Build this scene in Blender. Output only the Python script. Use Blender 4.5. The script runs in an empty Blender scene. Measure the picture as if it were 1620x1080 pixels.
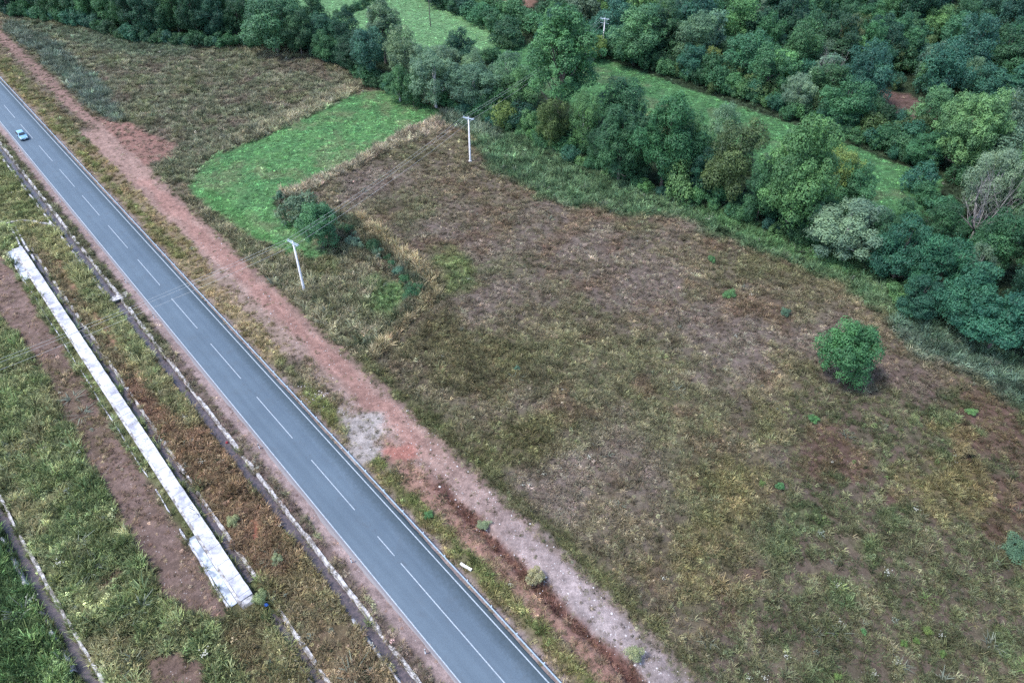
import bpy, math, random
import numpy as np
from mathutils import Vector, Matrix
R = math.radians
rng = np.random.default_rng(7); random.seed(7)
SC = bpy.context.scene
COL = SC.collection

# ------------------------------------------------------------------ camera, sky, sun, exposure
CAM_H, FPX, PITCH = 70.0, 1124.0, R(40.6)        # drone about 70 m up
cam_d = bpy.data.cameras.new('camera'); cam = bpy.data.objects.new('camera', cam_d); COL.objects.link(cam)
cam.location = (0, 0, CAM_H); cam.rotation_euler = (R(90) - PITCH, 0, 0)
cam_d.sensor_width = 36; cam_d.lens = 36 * FPX / 1620; cam_d.clip_start = 1; cam_d.clip_end = 3000
SC.camera = cam
SUN_EL, SUN_AZ = R(60), R(-105)                    # azimuth from +Y towards +X
w = bpy.data.worlds.new('World'); SC.world = w; w.use_nodes = True
nt = w.node_tree; bg = nt.nodes['Background']; sky = nt.nodes.new('ShaderNodeTexSky')
sky.sky_type = 'NISHITA'; sky.sun_disc = False; sky.sun_elevation = SUN_EL; sky.sun_rotation = SUN_AZ
nt.links.new(sky.outputs[0], bg.inputs[0]); bg.inputs[1].default_value = 0.12
sd = bpy.data.lights.new('sun', 'SUN'); sd.energy = 1.5; sd.angle = R(10); sd.color = (1, .96, .90)
so = bpy.data.objects.new('sun', sd); COL.objects.link(so)
sdir = Vector((math.sin(SUN_AZ) * math.cos(SUN_EL), math.cos(SUN_AZ) * math.cos(SUN_EL), math.sin(SUN_EL)))
so.rotation_euler = (-sdir).to_track_quat('-Z', 'Y').to_euler(); so.location = (0, 0, 60)
SC.view_settings.view_transform = 'Standard'; SC.view_settings.look = 'None'
SC.view_settings.gamma = 1; SC.view_settings.exposure = 1.78
SC.render.engine = 'CYCLES'
cy = SC.cycles; cy.max_bounces = 4; cy.diffuse_bounces = 2; cy.glossy_bounces = 2; cy.transmission_bounces = 2
cy.transparent_max_bounces = 4; cy.use_denoising = False; cy.use_adaptive_sampling = True; cy.adaptive_threshold = .01

# ------------------------------------------------------------------ survey: photo pixel -> place on the ground
CT, ST = math.cos(PITCH), math.sin(PITCH)
def W(u, v, z=0.0):
    dx = (u - 810) / FPX; dy = -(v - 540) / FPX
    t = (CAM_H - z) / (ST - dy * CT)
    return np.array([dx * t, (CT + dy * ST) * t])
def proj(x, y, z):
    dep = y * CT - (z - CAM_H) * ST
    up = y * ST + (z - CAM_H) * CT
    return 810 + FPX * x / dep, 540 - FPX * up / dep, dep
C0 = W(20 / 3, 502 / 3); RD = W(1852 / 3, 2615 / 3) - C0; RD = RD / np.linalg.norm(RD); RN = np.array([-RD[1], RD[0]])
def ST2(s, t): p = C0 + RD * s + RN * t; return float(p[0]), float(p[1])
ROAD_ANG = math.atan2(RD[1], RD[0])

# ------------------------------------------------------------------ noise
def make_noise(seed):
    lat = np.random.default_rng(seed).random((256, 256))
    def f(x, y):
        xi = np.floor(x).astype(int); yi = np.floor(y).astype(int); fx = x - xi; fy = y - yi
        fx = fx * fx * (3 - 2 * fx); fy = fy * fy * (3 - 2 * fy)
        a = lat[xi & 255, yi & 255]; b = lat[(xi + 1) & 255, yi & 255]; c = lat[xi & 255, (yi + 1) & 255]; d = lat[(xi + 1) & 255, (yi + 1) & 255]
        return (a * (1 - fx) + b * fx) * (1 - fy) + (c * (1 - fx) + d * fx) * fy
    return f
NZ = [make_noise(s) for s in range(8)]
def fbm(x, y, scale, k=0, octv=4):
    o = 0; a = .5; s = 1 / scale; tot = 0
    for i in range(octv):
        o = o + a * NZ[(k + i) % 8](x * s + 31.7 * i + 7 * k, y * s + 17.3 * i + 13 * k); tot += a; a *= .55; s *= 2.03
    return o / tot
def sstep(a, b, x): t = np.clip((x - a) / (b - a), 0, 1); return t * t * (3 - 2 * t)
def poly_sd(pts, x, y):                            # signed distance, positive inside
    d2 = np.full(x.shape, 1e18); ins = np.zeros(x.shape, bool); n = len(pts)
    for i in range(n):
        ax, ay = pts[i]; bx, by = pts[(i + 1) % n]; ex, ey = bx - ax, by - ay
        wx, wy = x - ax, y - ay; h = np.clip((wx * ex + wy * ey) / (ex * ex + ey * ey + 1e-9), 0, 1)
        d2 = np.minimum(d2, (wx - ex * h) ** 2 + (wy - ey * h) ** 2)
        c = ((ay > y) != (by > y)) & (x < (bx - ax) * (y - ay) / (by - ay + 1e-12) + ax); ins ^= c
    d = np.sqrt(d2); return np.where(ins, d, -d)

# ------------------------------------------------------------------ ground zones (real surface colours)
KA = 0.47
def A(c, k=1.0):
    c = np.array(c, float) / 255; c = np.where(c <= .04045, c / 12.92, ((c + .055) / 1.055) ** 2.4)
    return np.clip(c * KA * k * np.array([1.01, 1.01, .93]), 0, .8)
def AV(c, k=1.0):                                  # plants: a little greyer and drier
    a = A(c, k); l = a @ np.array([.3, .6, .1]); return l + (a - l) * .80 + np.array([.006, 0, -.001])
def AS(c):
    a = A(c, 1.12); l = a @ np.array([.3, .6, .1]); return l + (a - l) * np.array([.78, .78, .84])
def zv(soil, v1, v2, cover, h): return np.concatenate([AS(soil), AV(v1), AV(v2), [cover, h]])
def px(*p): return [tuple(W(*q)) for q in p]
ZONES = []   # (mask function, values)
def zpoly(pts, val, feather=1.2, jit=2.0, jscale=4, amt=1.0):
    def m(x, y, s, t):
        sdv = poly_sd(pts, x, y) + (fbm(x, y, jscale, 2) - .5) * 2 * jit
        return amt * sstep(-feather, feather, sdv)
    ZONES.append((m, val))
def zband(t0, t1, val, s0=-200, s1=400, feather=.35, jit=.5, jscale=2.5, amt=1.0, sf=3):
    def m(x, y, s, t):
        j = (fbm(x, y, jscale, 3) - .5) * 2 * jit
        return amt * sstep(-feather, feather, np.minimum(t - t0, t1 - t) + j) * sstep(-sf, sf, np.minimum(s - s0, s1 - s) + j * 3)
    ZONES.append((m, val))
def znoise(pts, val, scale, k, lo, hi, amt=1.0):
    def m(x, y, s, t):
        r = amt * sstep(lo, hi, fbm(x, y, scale, k))
        return r * sstep(-2, 3, poly_sd(pts, x, y)) if pts is not None else r
    ZONES.append((m, val))

FIELD = px((495, 285), (740, 185), (950, 285), (1200, 385), (1400, 460), (1620, 640), (1900, 800), (1900, 1200), (1100, 1150), (1000, 960), (720, 705), (560, 560), (690, 460), (560, 340))
RIGHTW = px((1290, 600), (1620, 610), (1900, 700), (1900, 1250), (1120, 1150), (1110, 1000), (1190, 860), (1250, 740), (1270, 660))
base_v = zv((124, 108, 106), (124, 118, 94), (100, 98, 78), .66, .36)
znoise(FIELD, zv((132, 114, 112), (128, 120, 110), (112, 104, 96), .48, .28), 16, 1, .42, .66, .8)
znoise(FIELD, zv((106, 94, 84), (116, 122, 82), (94, 102, 72), .85, .42), 13, 4, .46, .72, .7)
znoise(FIELD, zv((108, 84, 78), (124, 106, 86), (108, 92, 76), .7, .35), 6, 6, .55, .75, .6)
zpoly(px((600, 560), (700, 500), (820, 540), (850, 600), (780, 650), (690, 610)), zv((92, 84, 72), (98, 100, 64), (72, 80, 52), .9, .5), 2.5, 4, 4, .7)
zpoly(px((720, 700), (800, 640), (900, 650), (880, 700), (780, 760)), zv((100, 84, 76), (98, 108, 62), (84, 92, 52), .85, .45), 2.5, 4, 4, .7)
zpoly(px((1040, 900), (1120, 760), (1190, 640), (1230, 560), (1290, 600), (1260, 700), (1200, 830), (1120, 1000), (1060, 1030)), zv((104, 90, 78), (126, 122, 74), (96, 106, 64), .85, .5), 3.5, 7, 4, .7)
zpoly(px((560, 545), (590, 570), (735, 700), (880, 830), (1000, 940), (1110, 1060), (1080, 1080), (1000, 985), (860, 850), (720, 720), (570, 590)), zv((100, 88, 72), (92, 104, 58), (76, 92, 52), .9, .4), 1.5, 1.5, 3, .75)
zpoly(RIGHTW, zv((118, 97, 94), (106, 112, 82), (78, 92, 64), .46, .40), 4, 8, 6)
znoise(RIGHTW, zv((118, 88, 84), (104, 92, 70), (86, 80, 62), .38, .3), 10, 5, .5, .62, .85)
znoise(RIGHTW, zv((98, 84, 74), (92, 116, 74), (64, 92, 58), .85, .5), 5, 2, .58, .70, .75)
zpoly(px((1450, 760), (1520, 690), (1560, 800), (1500, 840)), zv((108, 92, 80), (132, 122, 76), (112, 108, 70), .8, .5), 2.5, 6, 4, .7)
zpoly(px((1400, 560), (1470, 590), (1500, 640), (1440, 640), (1390, 590)), zv((122, 100, 98), (110, 100, 90), (95, 90, 80), .3, .3), 2, 3, 4, .8)
# green weeds in front of the tree row
zpoly(px((735, 178), (830, 200), (950, 262), (1100, 310), (1250, 370), (1390, 430), (1480, 510), (1620, 575), (1620, 625), (1500, 570), (1400, 505), (1340, 450), (1200, 400), (1060, 345), (960, 335), (860, 315), (770, 262), (748, 225)),
      zv((60, 72, 56), (100, 138, 98), (62, 104, 72), 1.0, .9), 1.5, 3, 4)
zpoly(px((1100, 325), (1250, 372), (1390, 435), (1375, 445), (1240, 400), (1100, 345)), zv((60, 80, 50), (84, 140, 84), (58, 110, 66), 1.0, .7), 1, 1.5, 4, .8)
zpoly(px((1400, 500), (1480, 520), (1620, 585), (1620, 650), (1540, 600), (1440, 560)), zv((64, 76, 66), (92, 128, 112), (66, 100, 88), 1.0, 1.0), 1.5, 2.5, 4, .85)
zpoly(px((560, 320), (640, 290), (690, 330), (640, 380)), zv((112, 98, 90), (108, 116, 84), (88, 96, 70), .8, .4), 2.5, 5, 4, .6)
zpoly(px((675, 400), (722, 390), (770, 430), (745, 460), (700, 468)), zv((88, 86, 64), (112, 132, 74), (80, 106, 62), .9, .35), 1.8, 3, 3, .85)
# rough ground between track and meadow
zpoly(px((255, 285), (330, 335), (400, 385), (450, 390), (520, 395), (590, 430), (640, 500), (590, 565), (540, 552), (470, 490), (400, 425), (330, 352), (270, 298)),
      zv((112, 100, 84), (150, 146, 118), (108, 116, 84), .95, .8), .8, 1.2, 3)
zpoly(px((470, 395), (540, 400), (540, 440), (500, 440)), zv((98, 100, 70), (128, 126, 90), (96, 106, 70), .9, .5), 1, 1.5, 3, .8)
zpoly(px((592, 440), (630, 448), (648, 478), (615, 502), (585, 492)), zv((60, 90, 50), (92, 146, 80), (80, 118, 66), .9, .4), 1.8, 2.5, 2.5, .8)
# meadow, bright mown green
MEADOW = px((590, 142), (640, 150), (712, 178), (640, 212), (560, 256), (525, 274), (488, 292), (440, 312), (436, 335), (470, 365), (500, 385), (530, 400), (500, 412), (440, 396), (385, 360), (333, 330), (300, 302), (312, 256), (352, 237), (417, 215), (480, 182), (545, 152))
zpoly(MEADOW, zv((92, 128, 84), (90, 156, 88), (72, 138, 82), .92, .13), 1.0, 2.2, 1.8)
znoise(MEADOW, zv((122, 128, 98), (122, 148, 100), (102, 138, 90), .7, .14), 5, 3, .48, .68, .8)
zpoly(px((300, 290), (345, 300), (400, 350), (440, 390), (400, 375), (335, 330)), zv((60, 110, 50), (84, 156, 80), (72, 140, 66), 1, .14), 1.5, 1.5, 4, .6)
# tall straw strip between meadow and brown field
zpoly(px((742, 168), (716, 176), (640, 208), (560, 252), (490, 286), (440, 306), (444, 318), (492, 302), (562, 266), (642, 228), (700, 205), (748, 196)), zv((128, 118, 102), (180, 168, 146), (146, 140, 116), 1.0, 1.0), .7, .7, 2)
zpoly(px((742, 165), (700, 180), (690, 195), (735, 205), (790, 225), (800, 205), (770, 180)), zv((70, 80, 66), (118, 140, 120), (82, 112, 92), 1.0, 1.2), .8, 1, 3)
zpoly(px((446, 308), (436, 322), (465, 345), (500, 360), (525, 340), (510, 322), (480, 310)), zv((88, 88, 76), (128, 128, 108), (90, 100, 82), 1.0, 1.1), .8, 1, 3)
zpoly(px((520, 338), (560, 345), (610, 380), (690, 440), (696, 466), (650, 505), (590, 556), (566, 548), (612, 508), (650, 470), (630, 440), (570, 412), (532, 395)), zv((74, 76, 62), (126, 122, 98), (68, 92, 72), 1.0, 1.2), .8, 1.2, 3)
zpoly(px((560, 340), (600, 362), (690, 432), (700, 460), (650, 512), (596, 566), (588, 560), (642, 506), (684, 462), (672, 440), (600, 386)), zv((128, 114, 92), (186, 170, 132), (152, 140, 104), 1.0, 1.25), 1.0, .8, 3, .95)
# upper left weedy field
FB = px((0, 10), (80, 30), (200, 60), (310, 74), (467, 70), (500, 88), (560, 100), (585, 135), (545, 150), (417, 215), (350, 240), (318, 262), (300, 290), (262, 285), (235, 262), (215, 215), (150, 180), (105, 130), (67, 98), (20, 52), (0, 30))
zpoly(FB, zv((120, 110, 100), (126, 130, 106), (98, 110, 84), .9, .6), .8, 1.2, 3)
znoise(FB, zv((114, 96, 92), (112, 102, 92), (94, 88, 78), .75, .4), 7, 1, .52, .68, .7)
znoise(FB, zv((110, 100, 80), (128, 130, 98), (98, 112, 74), .9, .6), 7, 5, .56, .68, .7)
zpoly(px((10, 30), (80, 60), (160, 130), (200, 190), (170, 195), (110, 135), (60, 88), (10, 48)), zv((80, 88, 78), (112, 134, 122), (84, 106, 92), 1.0, 1.0), 1, 2, 4, .85)
zpoly(px((20, 28), (200, 58), (310, 70), (300, 90), (180, 85), (60, 50)), zv((80, 90, 78), (92, 124, 100), (76, 100, 82), 1.0, .6), 2, 3, 4, .7)
zpoly(px((588, 130), (560, 150), (430, 212), (350, 242), (360, 225), (440, 185), (540, 135)), zv((110, 104, 88), (172, 166, 136), (132, 134, 108), 1.0, 1.0), .9, 1.2, 3, .9)
zpoly(px((150, 185), (215, 195), (280, 232), (270, 250), (235, 262), (190, 262), (165, 225)), zv((170, 122, 116), (130, 112, 100), (112, 98, 88), .22, .3), 1.2, 2.5, 3)
# road verge, rail side
zband(3.3, 5.0, zv((160, 140, 142), (140, 128, 100), (120, 112, 84), .15, .15), -60, 400, .25, .3)
zband(4.7, 9.7, zv((164, 140, 128), (128, 124, 74), (146, 128, 92), .62, .35), -60, 128, .4, .8)
zband(4.7, 7.2, zv((158, 134, 122), (132, 124, 80), (104, 112, 62), .62, .38), 138, 400, .4, .9)
zband(5.4, 6.8, zv((130, 120, 90), (98, 124, 62), (84, 112, 56), .85, .4), -60, 400, .5, 1.0, 2.5, .55)
zband(7.0, 9.4, zv((128, 112, 96), (92, 112, 74), (108, 104, 74), .8, .5), -60, 40, .5, .8, 2.5, .8)
zband(4.9, 7.4, zv((176, 152, 138), (168, 146, 110), (140, 128, 90), .5, .3), 95, 130, .5, 1.5, 3, .7)
# the dirt track
zband(9.1, 14.3, zv((174, 138, 132), (120, 112, 90), (104, 100, 78), .03, .15), 28, 186, .35, .7, 2.5)
zband(11.3, 14.3, zv((166, 128, 124), (112, 104, 90), (104, 98, 80), .25, .2), -120, 30, .35, .7, 2.5)
zband(7.6, 10.2, zv((178, 148, 144), (130, 118, 92), (120, 108, 84), .15, .2), 96, 172, .7, 1.4, 3, .85)
zband(10.4, 12.8, zv((176, 124, 118), (120, 112, 90), (104, 100, 78), .0, .1), 60, 158, .8, 1.4, 4, .6)
zband(9.7, 14.5, zv((176, 158, 164), (120, 116, 100), (104, 104, 90), .03, .12), 172, 400, .5, .8, 2.5, .9, 14)
zband(7.0, 9.4, zv((188, 136, 126), (140, 116, 96), (120, 100, 84), .2, .2), 150, 400, .6, 1.0, 2.5, .8)
zband(8.9, 10.4, zv((132, 88, 84), (112, 80, 72), (92, 66, 60), .5, .3), 164, 400, .35, .7, 2, .9)
zpoly(px((538, 690), (548, 655), (590, 650), (622, 690), (600, 720), (575, 738), (560, 730)), zv((180, 168, 170), (120, 116, 100), (104, 104, 90), .10, .15), .9, 2.2, 2.2)
zpoly(px((605, 712), (650, 700), (665, 725), (625, 732)), zv((186, 120, 112), (120, 116, 100), (104, 104, 90), .0, .1), .6, .8, 2)
zband(13.6, 14.5, zv((150, 122, 120), (104, 110, 78), (92, 98, 66), .5, .3), 60, 400, .4, .8, 2, .6)
# left of the road
zband(-90, -4.6, zv((112, 98, 80), (136, 148, 98), (98, 116, 70), 1.0, .75), -200, 400, .4, .4)
LEFT = [ST2(-60, -16.5), ST2(240, -16.5), ST2(240, -90), ST2(-60, -90)]
znoise(LEFT, zv((60, 80, 50), (104, 128, 78), (70, 98, 56), 1.0, .9), 4, 1, .50, .66, .7)
znoise(LEFT, zv((104, 90, 74), (136, 132, 96), (110, 112, 76), .8, .55), 7, 4, .54, .66, .7)
zband(-90, -31, zv((60, 90, 40), (102, 140, 76), (72, 110, 60), 1.0, .9), 130, 400, .6, 1.5, 4, .8)
zpoly(px((0, 745), (20, 800), (60, 1080), (0, 1080), (-60, 900)), zv((40, 60, 40), (60, 104, 62), (38, 72, 48), 1.0, 1.0), 1.2, 2, 4, .6)
zband(-5.0, -3.2, zv((172, 146, 148), (140, 120, 110), (120, 104, 94), .05, .12), -60, 400, .25, .3)
zband(-6.3, -4.9, zv((128, 108, 110), (118, 104, 98), (100, 96, 80), .6, .3), -60, 400, .3, .5)
zband(-6.2, -5.0, zv((88, 88, 66), (98, 108, 76), (76, 92, 60), .9, .5), -60, 118, .3, .5, 2, .75)
zband(-13.0, -7.3, zv((134, 112, 94), (142, 142, 92), (112, 122, 78), .88, .6), -60, 138, .4, .6)
zband(-11.2, -10.2, zv((176, 116, 104), (140, 124, 90), (120, 112, 80), .3, .3), 78, 112, .2, .7, 2, .75)
zband(-12.9, -11.2, zv((116, 86, 80), (112, 96, 78), (92, 84, 66), .7, .4), 70, 130, .4, .9, 3, .7)
zband(-13.0, -7.3, zv((124, 88, 82), (124, 88, 76), (104, 80, 64), .85, .42), 118, 168, .6, 1.5, 2.0, .78, 8)
zband(-10.2, -7.6, zv((104, 92, 70), (132, 138, 94), (104, 120, 76), .9, .55), 90, 134, .5, 1.0, 3, .8)
zband(-13.0, -7.3, zv((126, 100, 90), (124, 110, 86), (112, 100, 78), .85, .42), 168, 400, .4, .6, 2.5, .95, 8)
zpoly(px((398, 820), (415, 835), (410, 862), (396, 850)), zv((196, 110, 96), (140, 120, 80), (120, 110, 70), .1, .2), .3, .5, 2)
zband(-18.5, -13.9, zv((120, 96, 86), (112, 112, 76), (104, 92, 70), .8, .5), 164, 400, .4, .8, 2.5, .8)
BARE = px((4, 403), (167, 655), (285, 838), (362, 960), (352, 985), (300, 968), (250, 942), (248, 905), (210, 862), (190, 815), (150, 745), (100, 650), (70, 590), (40, 545), (-60, 440), (-60, 395))
zpoly(BARE, zv((138, 112, 108), (124, 106, 90), (110, 94, 80), .16, .18), .4, .6, 2)
zpoly(px((60, 560), (130, 590), (170, 700), (150, 740), (95, 640)), zv((120, 98, 90), (122, 112, 84), (104, 100, 70), .45, .3), 1, 1.6, 3, .7)
zpoly(px((0, 240), (60, 320), (85, 352), (40, 348), (0, 355), (-60, 360), (-60, 200)), zv((98, 94, 66), (124, 130, 84), (92, 110, 64), .95, .5), .6, .8, 3)
zpoly(px((234, 1040), (280, 1030), (325, 1050), (335, 1095), (240, 1095)), zv((134, 108, 102), (116, 104, 84), (100, 90, 70), .12, .2), .4, .6, 2)
zpoly(px((150, 920), (185, 895), (200, 905), (165, 935)), zv((124, 100, 92), (116, 104, 84), (100, 90, 70), .2, .2), .4, .6, 2)
# woodland floor and far meadows
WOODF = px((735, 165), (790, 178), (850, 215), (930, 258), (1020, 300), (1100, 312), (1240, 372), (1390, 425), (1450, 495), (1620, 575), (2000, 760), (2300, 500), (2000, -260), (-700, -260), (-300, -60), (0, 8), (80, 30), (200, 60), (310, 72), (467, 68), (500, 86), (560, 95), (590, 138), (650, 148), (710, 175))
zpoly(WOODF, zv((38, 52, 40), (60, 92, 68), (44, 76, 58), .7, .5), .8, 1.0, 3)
M_TOP = px((330, -40), (400, -60), (520, -80), (700, -70), (760, -20), (830, 40), (815, 85), (700, 110), (610, 80), (500, 60), (380, 40))
zpoly(M_TOP, zv((116, 150, 106), (112, 174, 114), (98, 160, 104), .95, .12), .8, 1.2, 3)
M_NAR = px((780, 78), (840, 70), (930, 84), (1000, 109), (1090, 140), (1190, 175), (1300, 212), (1400, 252), (1492, 284), (1480, 325), (1420, 350), (1330, 340), (1240, 290), (1120, 235), (990, 200), (890, 160), (780, 115))
zpoly(M_NAR, zv((78, 122, 82), (80, 148, 88), (64, 130, 80), .95, .12), .6, .8, 3)
znoise(M_NAR, zv((108, 116, 92), (100, 126, 92), (84, 122, 84), .7, .12), 7, 3, .56, .7, .7)
CLEAR = px((1395, 143), (1440, 150), (1480, 175), (1590, 190), (1570, 222), (1500, 228), (1450, 205), (1400, 185), (1385, 165))
zpoly(CLEAR, zv((122, 94, 92), (112, 96, 88), (100, 86, 76), .2, .25), 1, 1.5, 4)
zpoly(px((760, -30), (850, -25), (845, 12), (790, 10)), zv((140, 104, 92), (120, 96, 84), (110, 90, 76), .15, .25), 1, 1.5, 4)

def zone_values(x, y):
    dx, dy = x - C0[0], y - C0[1]; s = dx * RD[0] + dy * RD[1]; t = dx * RN[0] + dy * RN[1]
    V = np.tile(base_v, (x.size, 1))
    for m, val in ZONES:
        k = m(x, y, s, t)[:, None]; nzr = k[:, 0] > 1e-3
        if nzr.any(): V[nzr] = V[nzr] * (1 - k[nzr]) + val * k[nzr]
    return V, s, t

# ditches (s from, s to, t of the middle, half width at the bottom, depth)
DITCH = [(-60, 230, -6.85, .5, .55), (70, 162, -13.35, .3, .4), (162, 230, -13.35, .4, .45)]
D3 = [ST2(120, -32.2), ST2(134, -31.6), ST2(146, -31.0), ST2(156, -30.3), ST2(170, -29.2), ST2(190, -27.6)]
def line_dist(pts, x, y):
    d2 = np.full(x.shape, 1e18)
    for (ax, ay), (bx, by) in zip(pts[:-1], pts[1:]):
        ex, ey = bx - ax, by - ay; wx, wy = x - ax, y - ay; h = np.clip((wx * ex + wy * ey) / (ex * ex + ey * ey), 0, 1)
        d2 = np.minimum(d2, (wx - ex * h) ** 2 + (wy - ey * h) ** 2)
    return np.sqrt(d2)
SIDECH = px((20, 352), (32, 385), (42, 400))
def ground_h(x, y, s, t):
    h = (fbm(x, y, 7, 5) - .5) * .5 + (fbm(x, y, 1.6, 6, 3) - .5) * .22
    flat = sstep(2.2, 6, np.abs(t)) * (1 - .75 * sstep(9, 10, t) * sstep(14.6, 13.8, t))
    h = h * flat - .03
    h = h * (1 - .9 * sstep(-13.2, -13.8, t) * sstep(-17.5, -16.6, t) * sstep(70, 73, s) * sstep(166, 163, s))
    h += .35 * sstep(6, 10, np.abs(t)) * sstep(30, 60, t) * 0
    for s0, s1, tc, hw, dep in DITCH:
        k = sstep(hw + .45, hw, np.abs(t - tc)) * ((s > s0) & (s < s1)); h = h * (1 - k) - dep * k
    k = sstep(1.5, .5, line_dist(D3, x, y)); h = h * (1 - k) - .9 * k
    k = sstep(.7, .3, line_dist(SIDECH, x, y)); h = h * (1 - k) - .4 * k
    gl = sstep(162, 172, s) * sstep(1.1, .2, np.abs(t - 9.6)) ; h -= .55 * gl
    return h

# ------------------------------------------------------------------ object helpers
def new_obj(name, me, mat=None, parent=None, kind=None):
    o = bpy.data.objects.new(name, me); COL.objects.link(o)
    if mat is not None and me is not None:
        for m in (mat if isinstance(mat, (list, tuple)) else [mat]): me.materials.append(m)
    if parent is not None: o.parent = parent
    if kind: o['kind'] = kind
    return o
def tag(o, label, cat, group=None):
    o['label'] = label; o['category'] = cat
    if group: o['group'] = group
    return o
def empty(name, loc=(0, 0, 0), rz=0.0):
    o = bpy.data.objects.new(name, None); COL.objects.link(o); o.location = loc; o.rotation_euler = (0, 0, rz); o.empty_display_size = .5
    return o
def np_mesh(name, V, F, smooth=False, attrs=None):
    V = np.asarray(V, np.float32); F = np.asarray(F, np.int32); k = F.shape[1]
    me = bpy.data.meshes.new(name); me.vertices.add(len(V)); me.vertices.foreach_set('co', V.ravel())
    me.loops.add(F.size); me.loops.foreach_set('vertex_index', F.ravel())
    me.polygons.add(len(F)); me.polygons.foreach_set('loop_start', np.arange(0, F.size, k, dtype=np.int32))
    if smooth: me.polygons.foreach_set('use_smooth', np.ones(len(F), bool))
    for an, (ty, data) in (attrs or {}).items():
        a = me.attributes.new(an, ty, 'POINT'); a.data.foreach_set('color' if ty == 'FLOAT_COLOR' else ('vector' if ty == 'FLOAT_VECTOR' else 'value'), np.asarray(data, np.float32).ravel())
    me.update(calc_edges=True); return me
class MB:                                          # boxes, tubes and sweeps gathered into one mesh
    def __init__(s): s.v = []; s.f = []; s.mi = []; s.m = 0
    def add(s, vs, fs):
        b = len(s.v); s.v += [tuple(map(float, p)) for p in vs]; s.f += [tuple(b + i for i in f) for f in fs]; s.mi += [s.m] * len(fs)
    def hexa(s, p): s.add(p, [(0, 3, 2, 1), (4, 5, 6, 7), (0, 1, 5, 4), (1, 2, 6, 5), (2, 3, 7, 6), (3, 0, 4, 7)])
    def box(s, cx, cy, cz, sx, sy, sz, M=None):
        q = [(-1, -1, -1), (1, -1, -1), (1, 1, -1), (-1, 1, -1), (-1, -1, 1), (1, -1, 1), (1, 1, 1), (-1, 1, 1)]
        p = [Vector((cx + a * sx / 2, cy + b * sy / 2, cz + c * sz / 2)) for a, b, c in q]
        s.hexa([M @ v for v in p] if M else p)
    def tube(s, pts, rad, n=8, cap=True):
        pts = [Vector(p) for p in pts]; rad = rad if isinstance(rad, (list, tuple)) else [rad] * len(pts); vs = []
        for i, p in enumerate(pts):
            d = (pts[min(i + 1, len(pts) - 1)] - pts[max(i - 1, 0)]).normalized()
            a = d.cross(Vector((0, 0, 1)) if abs(d.z) < .9 else Vector((1, 0, 0))).normalized(); b = d.cross(a)
            vs += [p + (a * math.cos(2 * math.pi * k / n) + b * math.sin(2 * math.pi * k / n)) * rad[i] for k in range(n)]
        fs = [(i * n + k, i * n + (k + 1) % n, (i + 1) * n + (k + 1) % n, (i + 1) * n + k) for i in range(len(pts) - 1) for k in range(n)]
        if cap: fs += [tuple(range(n))[::-1], tuple((len(pts) - 1) * n + k for k in range(n))]
        s.add(vs, fs)
    def mesh(s, name, smooth=False, bevel=0):
        me = bpy.data.meshes.new(name); me.from_pydata(s.v, [], s.f); me.polygons.foreach_set('material_index', s.mi)
        if smooth: me.polygons.foreach_set('use_smooth', [True] * len(s.f))
        me.update(); return me
    def build(s, name, mat, parent=None, smooth=False, kind=None):
        return new_obj(name, s.mesh(name, smooth), mat, parent, kind)

# ------------------------------------------------------------------ materials
def mat_base(name, col=(.5, .5, .5), rough=.8, spec=.3):
    m = bpy.data.materials.new(name); m.use_nodes = True; b = m.node_tree.nodes['Principled BSDF']
    b.inputs['Base Color'].default_value = (*col, 1); b.inputs['Roughness'].default_value = rough; b.inputs['Specular IOR Level'].default_value = spec
    return m, m.node_tree, b
def N(nt, ty, **kw):
    n = nt.nodes.new(ty)
    for k, v in kw.items():
        if k in n.inputs: n.inputs[k].default_value = v
        else: setattr(n, k, v)
    return n
def mathn(nt, op, a, b=None, clamp=False):
    n = nt.nodes.new('ShaderNodeMath'); n.operation = op; n.use_clamp = clamp
    for i, x in enumerate((a, b)):
        if x is None: continue
        if isinstance(x, (int, float)): n.inputs[i].default_value = x
        else: nt.links.new(x, n.inputs[i])
    return n.outputs[0]
def noise(nt, vec, scale, detail=4, rough=.6):
    n = N(nt, 'ShaderNodeTexNoise', Scale=scale, Detail=detail, Roughness=rough)
    if vec is not None: nt.links.new(vec, n.inputs['Vector'])
    return n.outputs[0]
def ramp(nt, fac, stops):
    n = nt.nodes.new('ShaderNodeValToRGB'); nt.links.new(fac, n.inputs[0]); e = n.color_ramp.elements
    while len(e) < len(stops): e.new(.5)
    for i, (p, c) in enumerate(stops): e[i].position = p; e[i].color = (*(c if isinstance(c, (tuple, list)) else (c, c, c)), 1)
    return n.outputs[0]
def mixc(nt, fac, a, b, mode='MIX'):
    n = nt.nodes.new('ShaderNodeMix'); n.data_type = 'RGBA'; n.blend_type = mode
    for s, x in ((n.inputs[0], fac), (n.inputs[6], a), (n.inputs[7], b)):
        if isinstance(x, (int, float)): s.default_value = x
        elif isinstance(x, (tuple, list)): s.default_value = (*x, 1)
        else: nt.links.new(x, s)
    return n.outputs[2]
def bump(nt, b, h, strength=.5, dist=.1):
    n = N(nt, 'ShaderNodeBump', Strength=strength, Distance=dist); nt.links.new(h, n.inputs['Height']); nt.links.new(n.outputs[0], b.inputs['Normal'])

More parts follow.
